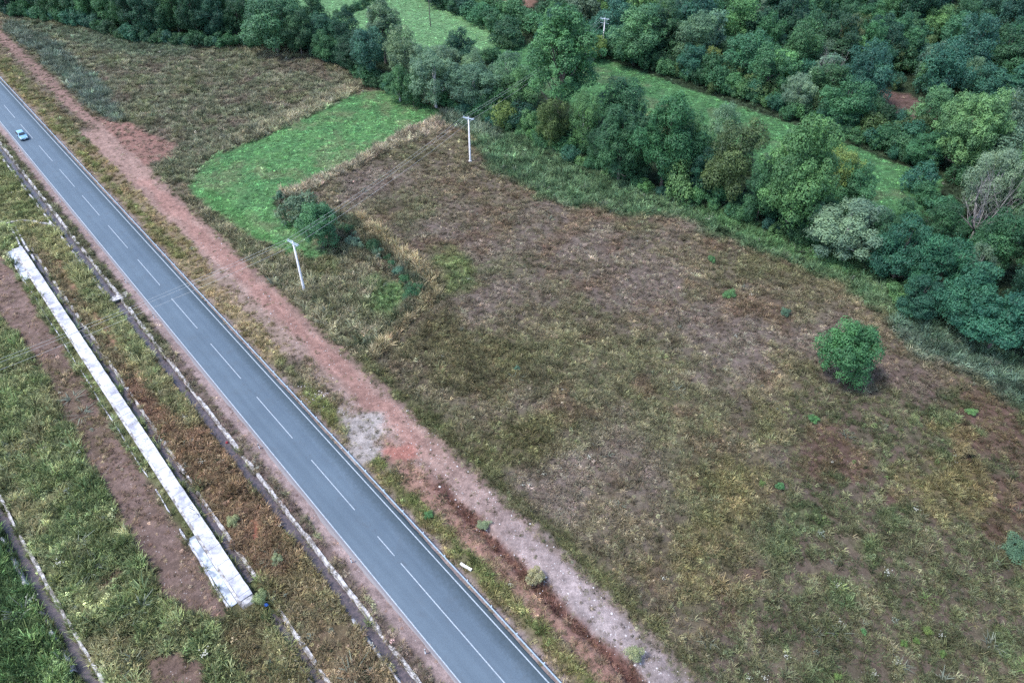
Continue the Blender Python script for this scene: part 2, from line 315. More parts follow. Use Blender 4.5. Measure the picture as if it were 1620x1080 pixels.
def m_ground():
    m, nt, b = mat_base('ground_soil', rough=1, spec=.05)
    at = N(nt, 'ShaderNodeAttribute', attribute_name='tint'); tc = nt.nodes.new('ShaderNodeTexCoord').outputs['Object']
    n1 = noise(nt, tc, 1.3, 6, .7); n2 = noise(nt, tc, 6.0, 4, .7); n3 = noise(nt, tc, .35, 4)
    f = mathn(nt, 'MULTIPLY', ramp(nt, n1, [(.3, .62), (.7, 1.38)]), ramp(nt, n2, [(.3, .72), (.7, 1.28)]))
    f = mathn(nt, 'MULTIPLY', f, ramp(nt, n3, [(.3, .85), (.7, 1.15)]))
    c = mixc(nt, 1.0, at.outputs['Color'], f, 'MULTIPLY')
    # scattered pale pebbles
    vo = N(nt, 'ShaderNodeTexVoronoi', Scale=2.2); nt.links.new(tc, vo.inputs['Vector'])
    peb = mathn(nt, 'MULTIPLY', mathn(nt, 'LESS_THAN', vo.outputs['Distance'], .13), mathn(nt, 'GREATER_THAN', noise(nt, tc, .5, 3), .5))
    at2 = N(nt, 'ShaderNodeAttribute', attribute_name='bare')
    peb = mathn(nt, 'MULTIPLY', peb, at2.outputs['Fac'])
    c = mixc(nt, mathn(nt, 'MULTIPLY', peb, .8), c, (.42, .39, .38))
    nt.links.new(c, b.inputs['Base Color']); bump(nt, b, n2, .6, .15); return m
def m_asphalt():
    m, nt, b = mat_base('asphalt', rough=.62, spec=.5)
    tc = nt.nodes.new('ShaderNodeTexCoord').outputs['Object']; sp = nt.nodes.new('ShaderNodeSeparateXYZ'); nt.links.new(tc, sp.inputs[0])
    mp = N(nt, 'ShaderNodeMapping'); mp.inputs['Scale'].default_value = (.05, 1.1, 1); nt.links.new(tc, mp.inputs[0])
    n1 = noise(nt, mp.outputs[0], 1.6, 5, .6); n2 = noise(nt, tc, 9, 3); n3 = noise(nt, tc, .12, 3); n4 = noise(nt, tc, 2.2, 5, .7)
    # wheel paths polished lighter: |y| near 1.0 and 2.2
    y = mathn(nt, 'ABSOLUTE', sp.outputs[1])
    wave = mathn(nt, 'SINE', mathn(nt, 'MULTIPLY', sp.outputs[1], 4.2)); wave = mathn(nt, 'MULTIPLY', wave, .035)
    f = mathn(nt, 'ADD', mathn(nt, 'MULTIPLY', n1, .35), mathn(nt, 'MULTIPLY', n3, .5)); f = mathn(nt, 'ADD', f, wave)
    c = ramp(nt, f, [(.28, (.050, .076, .104)), (.62, (.080, .114, .148))])
    # right-hand edge strip, darker and ragged
    e = mathn(nt, 'ADD', sp.outputs[1], mathn(nt, 'MULTIPLY', mathn(nt, 'SUBTRACT', n4, .5), 1.9)); ed = ramp(nt, mathn(nt, 'MULTIPLY', mathn(nt, 'ADD', e, 3.6), 1 / 7.2), [(.72, 0.0), (.90, .72), (1.0, .92)])
    c = mixc(nt, ed, c, (.020, .036, .046))
    # faint dark smears beside the centre line
    sm = mathn(nt, 'MULTIPLY', ramp(nt, y, [(.25, 1.0), (.6, 0.0)]), ramp(nt, n4, [(.52, 0.0), (.66, .5)])); c = mixc(nt, sm, c, (.05, .06, .075))
    c = mixc(nt, 1, c, ramp(nt, n2, [(.3, .9), (.7, 1.1)]), 'MULTIPLY')
    n5 = noise(nt, tc, .45, 6, .7); c = mixc(nt, ramp(nt, n5, [(.54, 0.0), (.66, .30)]), c, (.055, .070, .085))
    dust = mathn(nt, 'MULTIPLY', mathn(nt, 'GREATER_THAN', mathn(nt, 'ADD', mathn(nt, 'MULTIPLY', sp.outputs[1], -1), mathn(nt, 'MULTIPLY', n4, .9)), 3.62), .6)
    c = mixc(nt, dust, c, (.20, .16, .155))
    nt.links.new(c, b.inputs['Base Color']); bump(nt, b, n2, .25, .02); return m
def m_noisy(name, c1, c2, scale=2, rough=.9, spec=.3, bmp=.3, detail=5, mid=(.35, .65)):
    m, nt, b = mat_base(name, rough=rough, spec=spec); tc = nt.nodes.new('ShaderNodeTexCoord').outputs['Object']
    n = noise(nt, tc, scale, detail, .65); nt.links.new(ramp(nt, n, [(mid[0], c1), (mid[1], c2)]), b.inputs['Base Color'])
    if bmp: bump(nt, b, noise(nt, tc, scale * 5, 3), bmp, .05)
    return m
def m_paint():
    m, nt, b = mat_base('road_paint', rough=.6); tc = nt.nodes.new('ShaderNodeTexCoord').outputs['Object']
    n = noise(nt, tc, 7, 5, .8); nt.links.new(ramp(nt, n, [(.34, (.13, .17, .21)), (.54, (.34, .38, .42))]), b.inputs['Base Color']); return m
def m_leaf(name, trans=.16):
    m, nt, b = mat_base(name, rough=.55, spec=.25)
    oi = nt.nodes.new('ShaderNodeObjectInfo'); at = N(nt, 'ShaderNodeAttribute', attribute_name='tone')
    f = ramp(nt, at.outputs['Fac'], [(0, (.62, .66, .74)), (.5, (1, 1, 1)), (1, (1.62, 1.5, 1.32))])
    c = mixc(nt, 1, oi.outputs['Color'], f, 'MULTIPLY'); nt.links.new(c, b.inputs['Base Color'])
    tr = nt.nodes.new('ShaderNodeBsdfTranslucent'); nt.links.new(mixc(nt, 1, c, (1.0, 1.3, .6), 'MULTIPLY'), tr.inputs[0])
    mx = nt.nodes.new('ShaderNodeMixShader'); mx.inputs[0].default_value = trans
    nt.links.new(b.outputs[0], mx.inputs[1]); nt.links.new(tr.outputs[0], mx.inputs[2]); nt.links.new(mx.outputs[0], nt.nodes['Material Output'].inputs[0]); return m
def m_tuft():
    m, nt, b = mat_base('grass_blades', rough=.8, spec=.15)
    a = N(nt, 'ShaderNodeAttribute', attribute_name='tint', attribute_type='INSTANCER'); at = N(nt, 'ShaderNodeAttribute', attribute_name='tone')
    f = ramp(nt, at.outputs['Fac'], [(0, (.6, .62, .66)), (.5, (1, 1, 1)), (1, (1.6, 1.52, 1.4))])
    c = mixc(nt, 1, a.outputs['Color'], f, 'MULTIPLY'); fl = N(nt, 'ShaderNodeAttribute', attribute_name='flower')
    c = mixc(nt, fl.outputs['Fac'], c, (.42, .42, .36)); nt.links.new(c, b.inputs['Base Color'])
    tr = nt.nodes.new('ShaderNodeBsdfTranslucent'); nt.links.new(c, tr.inputs[0]); mx = nt.nodes.new('ShaderNodeMixShader'); mx.inputs[0].default_value = .2
    nt.links.new(b.outputs[0], mx.inputs[1]); nt.links.new(tr.outputs[0], mx.inputs[2]); nt.links.new(mx.outputs[0], nt.nodes['Material Output'].inputs[0]); return m
M_GROUND, M_ASPH, M_PAINT, M_LEAF, M_TUFT = m_ground(), m_asphalt(), m_paint(), m_leaf('foliage'), m_tuft()
def m_slab():
    m, nt, b = mat_base('white_concrete', rough=.85); tc = nt.nodes.new('ShaderNodeTexCoord').outputs['Object']
    n = noise(nt, tc, .55, 6, .75); n2 = noise(nt, tc, 3, 5, .7)
    c = ramp(nt, n, [(.38, (.22, .22, .26)), (.50, (.38, .38, .42)), (.62, (.54, .54, .56))])
    c = mixc(nt, ramp(nt, n2, [(.55, 0.0), (.75, .45)]), c, (.22, .20, .19))
    mp = N(nt, 'ShaderNodeMapping'); mp.inputs['Scale'].default_value = (1.5, .35, 1); nt.links.new(tc, mp.inputs[0]); n3 = noise(nt, mp.outputs[0], 1.0, 5, .75)
    c = mixc(nt, ramp(nt, n3, [(.56, 0.0), (.60, .55)]), c, (.30, .29, .31))
    sp = nt.nodes.new('ShaderNodeSeparateXYZ'); nt.links.new(tc, sp.inputs[0]); jx = mathn(nt, 'ADD', sp.outputs[0], mathn(nt, 'MULTIPLY', n2, .25)); jn = mathn(nt, 'LESS_THAN', mathn(nt, 'FRACT', mathn(nt, 'MULTIPLY', jx, .4)), .025)
    c = mixc(nt, mathn(nt, 'MULTIPLY', jn, .8), c, (.08, .08, .09)); nt.links.new(c, b.inputs['Base Color']); bump(nt, b, n2, .4, .03); return m
M_SLAB = m_slab(); M_GUT = m_noisy('gutter_concrete', (.20, .23, .28), (.46, .50, .56), .9, mid=(.40, .56))
M_CONC = m_noisy('weathered_concrete', (.15, .135, .13), (.46, .45, .46), 1.3, mid=(.40, .58))
M_POLE = m_noisy('pole_concrete', (.52, .50, .53), (.72, .70, .73), 3)
M_MUD = m_noisy('wet_mud', (.035, .03, .035), (.10, .075, .08), 2.5, rough=.35, spec=.5)
M_STEEL = m_noisy('galvanised_steel', (.30, .37, .44), (.42, .50, .58), 3, rough=.45, spec=.5, bmp=0)
M_BARK = m_noisy('bark', (.06, .05, .045), (.16, .14, .125), 6)
M_PALEBARK = m_noisy('pale_bark', (.30, .29, .30), (.52, .50, .51), 4)
M_DEADBARK = m_noisy('dead_bark', (.14, .13, .125), (.30, .28, .27), 4)
M_GLAZE = m_noisy('glazed_insulator', (.45, .47, .5), (.6, .62, .66), 5, rough=.3, bmp=0)
M_WIRE = m_noisy('aluminium_wire', (.42, .43, .42), (.52, .52, .51), 5, rough=.5, bmp=0)
M_STONE = m_noisy('pale_stone', (.34, .31, .31), (.62, .58, .58), 2)

# ------------------------------------------------------------------ ground: one sheet to the horizon
def axis(segs):
    o = [segs[0][0]]
    for a, b, st in segs:
        n = max(1, round((b - a) / st)); o += list(a + (b - a) * np.arange(1, n + 1) / n)
    return np.array(o)
xs = axis([(-1500, -300, 100), (-300, -200, 4), (-200, -125, 1.0), (-125, 90, .38), (90, 200, 1.1), (200, 300, 4), (300, 1500, 100)])
ys = axis([(-600, 0, 100), (0, 24, 3), (24, 175, .38), (175, 300, .9), (300, 420, 4), (420, 2200, 120)])
X, Y = np.meshgrid(xs, ys); x = X.ravel(); y = Y.ravel()
Vv, S_, T_ = zone_values(x, y); hz = ground_h(x, y, S_, T_)
cov = Vv[:, 9:10]; nmix = np.clip((fbm(x, y, 2.4, 3)[:, None] - .5) * 3 + .5, 0, 1)
veg = Vv[:, 3:6] * (1 - nmix) + Vv[:, 6:9] * nmix
vk = np.clip(cov * 1.1 + (fbm(x, y, 1.5, 0)[:, None] - .5) * 1.2 * (cov > .08), 0, 1)
gc = Vv[:, :3] * (1 - .75 * vk) + veg * .75 * vk
gc = gc * (.85 + .3 * fbm(x, y, 9, 7)[:, None])
st_n = NZ[1](S_ / 9, T_ / .45) * .6 + NZ[4](S_ / 3.5, T_ / .22) * .4
tk = sstep(8.5, 9.6, T_) * sstep(14.4, 13.6, T_)[...] ; rut = np.exp(-((T_ - 11.0 - .5 * np.sin(S_ / 23)) / .28) ** 2) + np.exp(-((T_ - 12.7 - .5 * np.sin(S_ / 23)) / .28) ** 2)
gc = gc * (1 + tk * ((st_n - .5) * .50 + .26 * rut * (NZ[2](S_ / 6, T_) - .25)))[:, None]
plot = sstep(-16.5, -17.2, T_) * sstep(-26, -24, T_) * (cov[:, 0] < .4)
gc = gc * (1 + plot * (NZ[3](S_ / .5, T_ / 2.6) - .5) * .30)[:, None]
bl = fbm(x, y, 1.1, 4, 3); gc = gc * (.80 + .40 * bl)[:, None]
gx, gy = len(xs), len(ys); idx = np.arange(gx * gy).reshape(gy, gx)
F = np.stack([idx[:-1, :-1], idx[:-1, 1:], idx[1:, 1:], idx[1:, :-1]], -1).reshape(-1, 4)
me = np_mesh('ground', np.stack([x, y, hz], 1), F, True, {'tint': ('FLOAT_COLOR', np.hstack([gc, np.ones((len(x), 1))])), 'bare': ('FLOAT', np.clip(1 - cov[:, 0] * 1.6, 0, 1))})
new_obj('ground', me, M_GROUND, kind='structure')
def gh(px_, py_):
    a = np.array([px_], float); b = np.array([py_], float); dx, dy = a - C0[0], b - C0[1]
    return float(ground_h(a, b, dx * RD[0] + dy * RD[1], dx * RN[0] + dy * RN[1])[0])

# ------------------------------------------------------------------ road
road_e = (float(C0[0]), float(C0[1]))
def road_obj(name, mb, mat, kind='structure', z=0.0):
    o = mb.build(name, mat, None, kind=kind); o.location = (road_e[0], road_e[1], z); o.rotation_euler = (0, 0, ROAD_ANG); return o
mb = MB(); ss = list(range(-120, 261, 4)); t0, t1 = -3.45, 3.62
prof = [(t0 - .35, -.10), (t0 - .02, .035), (t0, .05), (0, .10), (t1, .05), (t1 + .02, .035), (t1 + .3, -.12)]
vs = [(s, t + (random.uniform(-.03, .03) if abs(t) > 3.3 else 0), z) for s in ss for t, z in prof]; k = len(prof)
mb.add(vs, [(i * k + j, (i + 1) * k + j, (i + 1) * k + j + 1, i * k + j + 1) for i in range(len(ss) - 1) for j in range(k - 1)])
road_obj('road', mb, M_ASPH)
mb = MB()
def rz(t): return .10 - abs(t) / 3.5 * .05 + .006
def stripe(s0, s1, t, wd, step=4):
    n = max(1, int((s1 - s0) / step))
    for i in range(n):
        a, b = s0 + (s1 - s0) * i / n, s0 + (s1 - s0) * (i + 1) / n
        mb.add([(a, t - wd / 2, rz(abs(t) + wd / 2)), (b, t - wd / 2, rz(abs(t) + wd / 2)), (b, t + wd / 2, rz(abs(t) - wd / 2)), (a, t + wd / 2, rz(abs(t) - wd / 2))], [(0, 1, 2, 3)])
for n_ in range(-7, 12): stripe(n_ * 15.05, n_ * 15.05 + (10.2 if n_ < 11 else 3.4), 0, .10)
stripe(170.2, 260, 0, .11)
stripe(-120, 260, -3.17, .11); stripe(-120, 260, 3.22, .12)
road_obj('road_marking', mb, M_PAINT)

# guardrail
mb = MB(); s0, s1 = -60, 222
pf = [(-.04, .46), (.03, .50), (.03, .56), (-.04, .61), (.03, .66), (.03, .72), (-.04, .76)]
pf = pf + [(a + .006, b) for a, b in pf[::-1]]; ss = list(range(s0, s1 + 1, 4)); k = len(pf)
vs = [(s, t - .08 + a, b) for s in ss for a, b in pf for t in (0,)]
mb.add(vs, [(i * k + j, (i + 1) * k + j, (i + 1) * k + (j + 1) % k, i * k + (j + 1) % k) for i in range(len(ss) - 1) for j in range(k)])
GR = empty('guardrail', (*ST2(0, 4.0), 0), ROAD_ANG)
tag(GR, 'long galvanised steel crash barrier running along the right edge of the road', 'guardrail')
mb.build('rail', M_STEEL, GR, True)
pm = MB(); pm.box(0, .03, .25, .1, .05, 1.1); pm.box(0, -.02, .62, .12, .07, .22); pme = pm.mesh('post'); pme.materials.append(M_STEEL)
for i in range(71):
    o = bpy.data.objects.new('post', pme); COL.objects.link(o); o.parent = GR; o.location = (s0 + 1 + i * 4, 0, 0)

# concrete channels (lining slabs sloping into a muddy bed)
def wall_strip(line, side, dep, topw, miss, root, nrm=None, mat=None):
    q = MB(); vs = []; gone = 0; zj = 0; wj = 1
    for i, (sx_, ty_) in enumerate(line):
        if i % 4 == 0: zj = random.uniform(-.03, .05); wj = random.uniform(.65, 1.2)
        if gone > 0: gone -= 1
        elif random.random() < miss * .22: gone = random.randint(2, 5)
        z = .07 + zj + random.uniform(-.015, .015) - (.30 if gone else 0); j = random.uniform(-.035, .035)
        n_ = nrm[i] if nrm else (0, side)
        for dd, zz in ((0, -dep * .75), (.16, z - .02), (.18, z), (.18 + topw * wj, z + .01), (.20 + topw * wj, -dep * .9)):
            vs.append((sx_ + n_[0] * (dd + j), ty_ + n_[1] * (dd + j), zz))
    fs = [(i * 5 + k, (i + 1) * 5 + k, (i + 1) * 5 + k + 1, i * 5 + k + 1) for i in range(len(line) - 1) for k in range(4)]
    q.add(vs, fs if side > 0 else [f[::-1] for f in fs]); return q.build('channel_wall', mat or M_CONC, root)
def lined_channel(name, label, s0, s1, tc, hw, dep, right=True, left=(0, 0), seg=2.0, miss=.12, topw=.28):
    root = empty(name, (*ST2(0, tc), 0), ROAD_ANG); tag(root, label, 'channel')
    b = MB(); n = int((s1 - s0) / 2); vs = []
    for i in range(n + 1):
        s = s0 + (s1 - s0) * i / n; z = -dep + .07; vs += [(s, -hw - .25, z), (s, hw + .25, z)]
    b.add(vs, [(2 * i, 2 * i + 1, 2 * i + 3, 2 * i + 2)[::-1] for i in range(n)])
    b.build('channel_bed', M_MUD, root)
    for side, (a, c) in ((1, (s0, s1) if right else (0, 0)), (-1, left)):
        if c > a: wall_strip([(s_ * .5, side * (hw + .12)) for s_ in range(int(a * 2), int(c * 2) + 1)], side, dep, topw, miss, root)
    return root
c1 = lined_channel('drainage_channel', 'long muddy drainage channel with broken concrete edges on the left side of the road', -60, 228, -6.85, .42, .5, True, (-60, 98))
wall_strip([(172 + i * .5, -.45) for i in range(112)], -1, .5, .2, .5, c1)
q = MB(); q.box(99.2, .55, .05, 1.4, 3.0, .14); q.build('crossing_slab', M_CONC, c1)
lined_channel('drainage_channel', 'narrow channel hugging the right side of the white concrete flume', 72, 161, -13.35, .22, .38, True, (0, 0), 1.6, .3, .2)
lined_channel('drainage_channel', 'narrow broken channel continuing below the lower end of the white concrete flume', 166, 228, -13.35, .3, .42, True, (172, 228), 1.8, .2, .2)
# ditch at the lower left
root = empty('drainage_channel', (*D3[1], 0)); tag(root, 'dark overgrown ditch with a broken pale lining at the lower left corner', 'channel')
b = MB(); q = MB(); D3r = [(p[0] - D3[1][0], p[1] - D3[1][1]) for p in D3]; pts = []
for (ax, ay), (bx, by) in zip(D3r[:-1], D3r[1:]):
    for i in range(8): pts.append((ax + (bx - ax) * i / 8, ay + (by - ay) * i / 8))
nx, ny = RN; vs = []
for p in pts: vs += [(p[0] - nx * .8, p[1] - ny * .8, -.8), (p[0] + nx * .8, p[1] + ny * .8, -.8)]
b.add(vs, [(2 * i, 2 * i + 1, 2 * i + 3, 2 * i + 2)[::-1] for i in range(len(pts) - 1)]); b.build('channel_bed', M_MUD, root)
pn = [tuple(pts[i]) for i in range(len(pts))]
def d3wall(i0, i1, side):
    L_ = []
    for i in range(i0, i1):
        for f in (0, .5): L_.append(((pts[i][0] * (1 - f) + pts[i + 1][0] * f) + nx * side * .55, (pts[i][1] * (1 - f) + pts[i + 1][1] * f) + ny * side * .55))
    wall_strip(L_, side, .8, .28, .4, root, [(nx * side, ny * side)] * len(L_))
d3wall(0, 30, 1); d3wall(10, 16, -1); d3wall(19, 26, -1)

# white concrete flume
FL = empty('concrete_flume', (*ST2(0, 0), 0), ROAD_ANG); tag(FL, 'long raised white concrete flume slab left of the road', 'concrete flume')
def strip(mb, s0, s1, ta, tb, z0, z1, step, wob=0.0, gap=.03, tilt=0.0):
    n = max(2, int((s1 - s0) / step)); vs = []
    for i in range(n + 1):
        s_ = s0 + (s1 - s0) * i / n; j1, j2 = random.uniform(-wob, wob), random.uniform(-wob, wob); dz = random.uniform(-.012, .012)
        vs += [(s_, ta + j1, z0), (s_, ta + j1, z1 + dz), (s_, tb + j2, z1 + dz + tilt), (s_, tb + j2, z0)]
    mb.add(vs, [(i * 4 + k, (i + 1) * 4 + k, (i + 1) * 4 + k + 1, i * 4 + k + 1) for i in range(n) for k in range(3)] + [(0, 1, 2, 3), tuple(n * 4 + k for k in (3, 2, 1, 0))])
b = MB(); strip(b, 73.3, 163.0, -15.35, -14.0, -.2, .60, 1.0, .03, tilt=.06); b.build('top_slab', M_SLAB, FL)
b = MB(); strip(b, 72.9, 163.2, -15.62, -15.352, -.2, .50, 2.0, .015); b.build('side_lip', M_CONC, FL)
for a_, e_ in ((72.6, 84), (151.5, 162.6)):
    b = MB(); strip(b, a_, e_, -16.42, -15.64, -.2, .10, 1.1, .03); b.build('side_gutter', M_GUT, FL)
b = MB(); b.hexa([(163.05, -15.6, -.4), (163.9, -15.5, -.4), (163.9, -14.1, -.4), (163.05, -14.0, -.4), (163.05, -15.6, .52), (163.5, -15.5, .30), (163.5, -14.1, .30), (163.05, -14.0, .52)]); b.build('end_block', M_CONC, FL)
b = MB(); s = 72.4
KB = empty('concrete_kerb', (*ST2(0, 0), 0), ROAD_ANG)
for a_, e_ in ((72.4, 139.5), (142, 147), (149.5, 162.6)):
    n = int((e_ - a_) / .6); vs = []
    for i in range(n + 1):
        s_ = a_ + (e_ - a_) * i / n; tt = -16.45 + math.sin(s_ * .5) * .05 + random.uniform(-.02, .02); wd = random.uniform(.09, .17) * (1.7 if s_ > 150 or s_ < 84 else 1)
        vs += [(s_, tt - wd, -.2), (s_, tt - wd, .12), (s_, tt, .14), (s_, tt, -.2)]
    b.add(vs, [(i * 4 + k, (i + 1) * 4 + k, (i + 1) * 4 + k + 1, i * 4 + k + 1) for i in range(n) for k in range(3)])
kb = b.build('kerb_strip', M_SLAB, KB); tag(KB, 'thin white kerb between the bare brown plot and the concrete flume', 'kerb')
# curved white edging and the two-line side channel at its foot
ED = empty('concrete_kerb', (*W(40, 350), 0)); tag(ED, 'curved pale concrete edging arching across the grass at the left frame edge', 'kerb')
o0 = W(40, 350); arc = px((-30, 366), (0, 358), (17, 352), (37, 349), (52, 350), (65, 353), (81, 355), (88, 361)); b = MB()
for (ax, ay), (bx, by) in zip(arc[:-1], arc[1:]):
    a = Vector((ax - o0[0], ay - o0[1], 0)); c = Vector((bx - o0[0], by - o0[1], 0)); d = (c - a).normalized(); nn = Vector((-d.y, d.x, 0)) * .24; lo = Vector((0, 0, -.2)); hi = Vector((0, 0, .16))
    b.hexa([a - nn + lo, c - nn + lo, c + nn + lo, a + nn + lo, a - nn + hi, c - nn + hi, c + nn + hi, a + nn + hi])
b.build('kerb_strip', M_CONC, ED)
SD = empty('drainage_channel', (*W(28, 370), 0)); tag(SD, 'short two-sided channel between the curved edging and the top of the flume', 'channel'); o0 = W(28, 370)
for nm, lines in (('channel_wall', [((16, 358), (25, 374)), ((26, 376), (31, 387)), ((32, 389), (34, 396))]), ('channel_wall', [((25, 359), (33, 374)), ((34, 377), (40, 388)), ((41, 390), (46, 398)), ((50, 403), (55, 412))])):
    for p, q_ in lines:
        b = MB(); a = Vector((*(W(*p) - o0), 0)); c = Vector((*(W(*q_) - o0), 0)); d = (c - a).normalized(); nn = Vector((-d.y, d.x, 0)) * .14; lo = Vector((0, 0, -.4)); hi = Vector((0, 0, .12))
        b.hexa([a - nn + lo, c - nn + lo, c + nn + lo, a + nn + lo, a - nn + hi, c - nn + hi, c + nn + hi, a + nn + hi]); b.build(nm, M_SLAB, SD)
b = MB(); p4 = [Vector((*(W(*p) - o0), -.30)) for p in ((18, 356), (26, 356), (60, 415), (54, 418))]; b.add(p4, [(3, 2, 1, 0)]); b.build('channel_bed', M_MUD, SD)

# ------------------------------------------------------------------ small roadside things
DP = MB(); DP.hexa([(-.06, -.05, -.1), (.06, -.05, -.1), (.06, .05, -.1), (-.06, .05, -.1), (-.05, -.03, 1.0), (.05, -.03, 1.0), (.05, .03, .93), (-.05, .03, .93)])
dpm = DP.mesh('post'); dpm.materials.append(m_noisy('white_plastic', (.7, .7, .7), (.8, .8, .8), 2, rough=.5, bmp=0))
DR = MB(); DR.box(0, 0, .72, .13, .105, .2); drm = DR.mesh('reflector'); drm.materials.append(m_noisy('reflector_band', (.03, .03, .04), (.05, .05, .06), 2, rough=.3, bmp=0))
for (s, lab) in ((30.5, 'white marker post on the left shoulder, next one down the road from the car'), (60, 'white marker post on the left road shoulder, level with the curved pale edging'), (96, 'white marker post on the left shoulder, next to the power line crossing'), (108.5, 'white marker post on the left shoulder just below the power line crossing'),
                 (144.3, 'white marker post on the left shoulder, level with the middle of the flume'), (166.4, 'white marker post on the left shoulder, near the start of the solid centre line'), (180.2, 'white marker post on the left shoulder nearest the bottom edge')):
    r = empty('marker_post', (*ST2(s, -4.0), 0), ROAD_ANG); tag(r, lab, 'marker post', 'marker posts along the left road shoulder')
    for nm, mm in (('post', dpm), ('reflector', drm)):
        o = bpy.data.objects.new(nm, mm); COL.objects.link(o); o.parent = r
b = MB(); b.box(0, 0, .12, 1.45, .26, .2); b.box(.71, 0, .12, .06, .3, .24); o = b.build('concrete_post', m_noisy('white_stone', (.66, .64, .62), (.78, .76, .74), 2)); o.location = (*W(737, 897), 0); o.rotation_euler = (0, R(2), R(-32)); tag(o, 'short white concrete post lying in the grass beside the crash barrier', 'post')
for (u, v, c, s_, lab) in ((333, 683, (.05, .18, .45), .3, 'small blue plastic bag lying in the muddy channel'), (358, 697, (.30, .05, .06), .32, 'crumpled red rag lying in the muddy channel'), (421, 957, (.05, .15, .5), .3, 'small blue plastic bag in the weeds below the white flume')):
    b = MB(); n = 7
    vs = [(math.cos(a * 2 * math.pi / n) * s_ * random.uniform(.5, 1) * (1 - z * .5), math.sin(a * 2 * math.pi / n) * s_ * random.uniform(.4, .8) * (1 - z * .5), z * s_ * .6 + random.uniform(0, .05)) for z in (0, .5, 1) for a in range(n)]
    b.add(vs, [(i * n + j, i * n + (j + 1) % n, (i + 1) * n + (j + 1) % n, (i + 1) * n + j) for i in range(2) for j in range(n)] + [tuple(2 * n + j for j in range(n))])
    o = b.build('rag' if 'rag' in lab else 'plastic_bag', m_noisy('litter', tuple(x * .8 for x in c), c, 6), smooth=True); o.location = (*W(u, v), -.38 if 'channel' in lab else .1); tag(o, lab, 'litter')

# ------------------------------------------------------------------ car
def build_car():
    s_, t_ = 23.4, -1.55; root = empty('car', (*ST2(s_, t_), .08), ROAD_ANG)
    tag(root, 'pale blue hatchback car driving down the left lane of the road', 'car')
    paint = m_noisy('car_paint', (.17, .33, .48), (.19, .36, .52), 1, rough=.25, spec=.6, bmp=0); glass = m_noisy('car_glass', (.015, .02, .03), (.02, .03, .04), 1, rough=.08, spec=.8, bmp=0)
    blk = m_noisy('rubber', (.015, .015, .015), (.03, .03, .03), 4, bmp=0); chrome = m_noisy('lamp_glass', (.7, .72, .75), (.8, .82, .85), 2, rough=.15, bmp=0); red = m_noisy('tail_lamp', (.3, .01, .01), (.4, .02, .02), 2, rough=.2, bmp=0)
    # cross sections along x (forward +x): x, half width, z bottom, z waist, z top, top half width
    sec = [(-1.98, .66, .42, .80, .86, .60), (-1.93, .76, .28, .86, 1.02, .66), (-1.6, .80, .24, .92, 1.38, .60), (-1.1, .82, .22, .92, 1.47, .60), (-.2, .82, .22, .92, 1.48, .60), (.35, .82, .22, .92, 1.42, .58), (.95, .82, .22, .92, .99, .74), (1.5, .80, .24, .82, .88, .70), (1.9, .74, .28, .66, .72, .60), (2.02, .62, .34, .54, .58, .5)]
    b = MB(); vs = []; k = 10
    for x_, hw, zb, zw, zt, tw in sec:
        half = [(hw * .8, zb), (hw, zb + .12), (hw + .01, zw), (tw, zt - .04), (tw * .75, zt)]
        vs += [(x_, a, z) for a, z in half] + [(x_, -a, z) for a, z in half[::-1]]
    fs = [(i * k + j, (i + 1) * k + j, (i + 1) * k + (j + 1) % k, i * k + (j + 1) % k)[::-1] for i in range(len(sec) - 1) for j in range(k)] + [tuple(range(k)), tuple((len(sec) - 1) * k + j for j in range(k))[::-1]]
    b.add(vs, fs); body = b.build('body', paint, root, True); body.modifiers.new('b', 'BEVEL').width = .03
    def quadpanel(name, pts, th, mat=glass, par=root):
        p = [Vector(q) for q in pts]; n = (p[1] - p[0]).cross(p[3] - p[0]).normalized() * th; bb = MB(); bb.hexa(p + [q + n for q in p]); return bb.build(name, mat, par)
    quadpanel('windscreen', [(.98, -.66, 1.0), (.98, .66, 1.0), (.42, .52, 1.385), (.42, -.52, 1.385)], .03)
    quadpanel('rear_window', [(-1.9, .58, 1.06), (-1.9, -.58, 1.06), (-1.66, -.5, 1.36), (-1.66, .5, 1.36)], .03)
    for sd_ in (1, -1):
        for x0, x1, x2, x3 in ((-.25, .78, .32, -.25), (-1.05, -.33, -.33, -1.0), (-1.6, -1.12, -1.08, -1.45)):
            p = [(x0, .828 * sd_, .96), (x1, .828 * sd_, .96), (x2, .655 * sd_, 1.37), (x3, .655 * sd_, 1.37)]
            quadpanel('side_window', p if sd_ < 0 else [p[1], p[0], p[3], p[2]], .015)
        q = MB(); q.box(.62, .93 * sd_, 1.0, .12, .16, .12); q.build('wing_mirror', paint, root)
        q = MB(); q.box(1.9, .55 * sd_, .64, .2, .28, .13); q.build('headlight', chrome, root)
        q = MB(); q.box(-1.96, .6 * sd_, .86, .1, .16, .24); q.build('tail_light', red, root)
        for x_ in (1.25, -1.25):
            wv = MB(); wv.tube([(x_, .66 * sd_, .31), (x_, .70 * sd_, .31), (x_, .83 * sd_, .31), (x_, .85 * sd_, .31)], [.27, .31, .31, .27], 18); wh = wv.build('wheel', blk, root, False)
            rv = MB(); rv.tube([(x_, .835 * sd_, .31), (x_, .862 * sd_, .31)], [.19, .17], 14); rv.build('rim', chrome, wh)
    q = MB(); q.box(2.0, 0, .40, .1, 1.1, .14); q.build('grille', blk, root)
    q = MB(); q.box(2.045, 0, .42, .02, .5, .1); q.build('number_plate', chrome, root)
build_car()

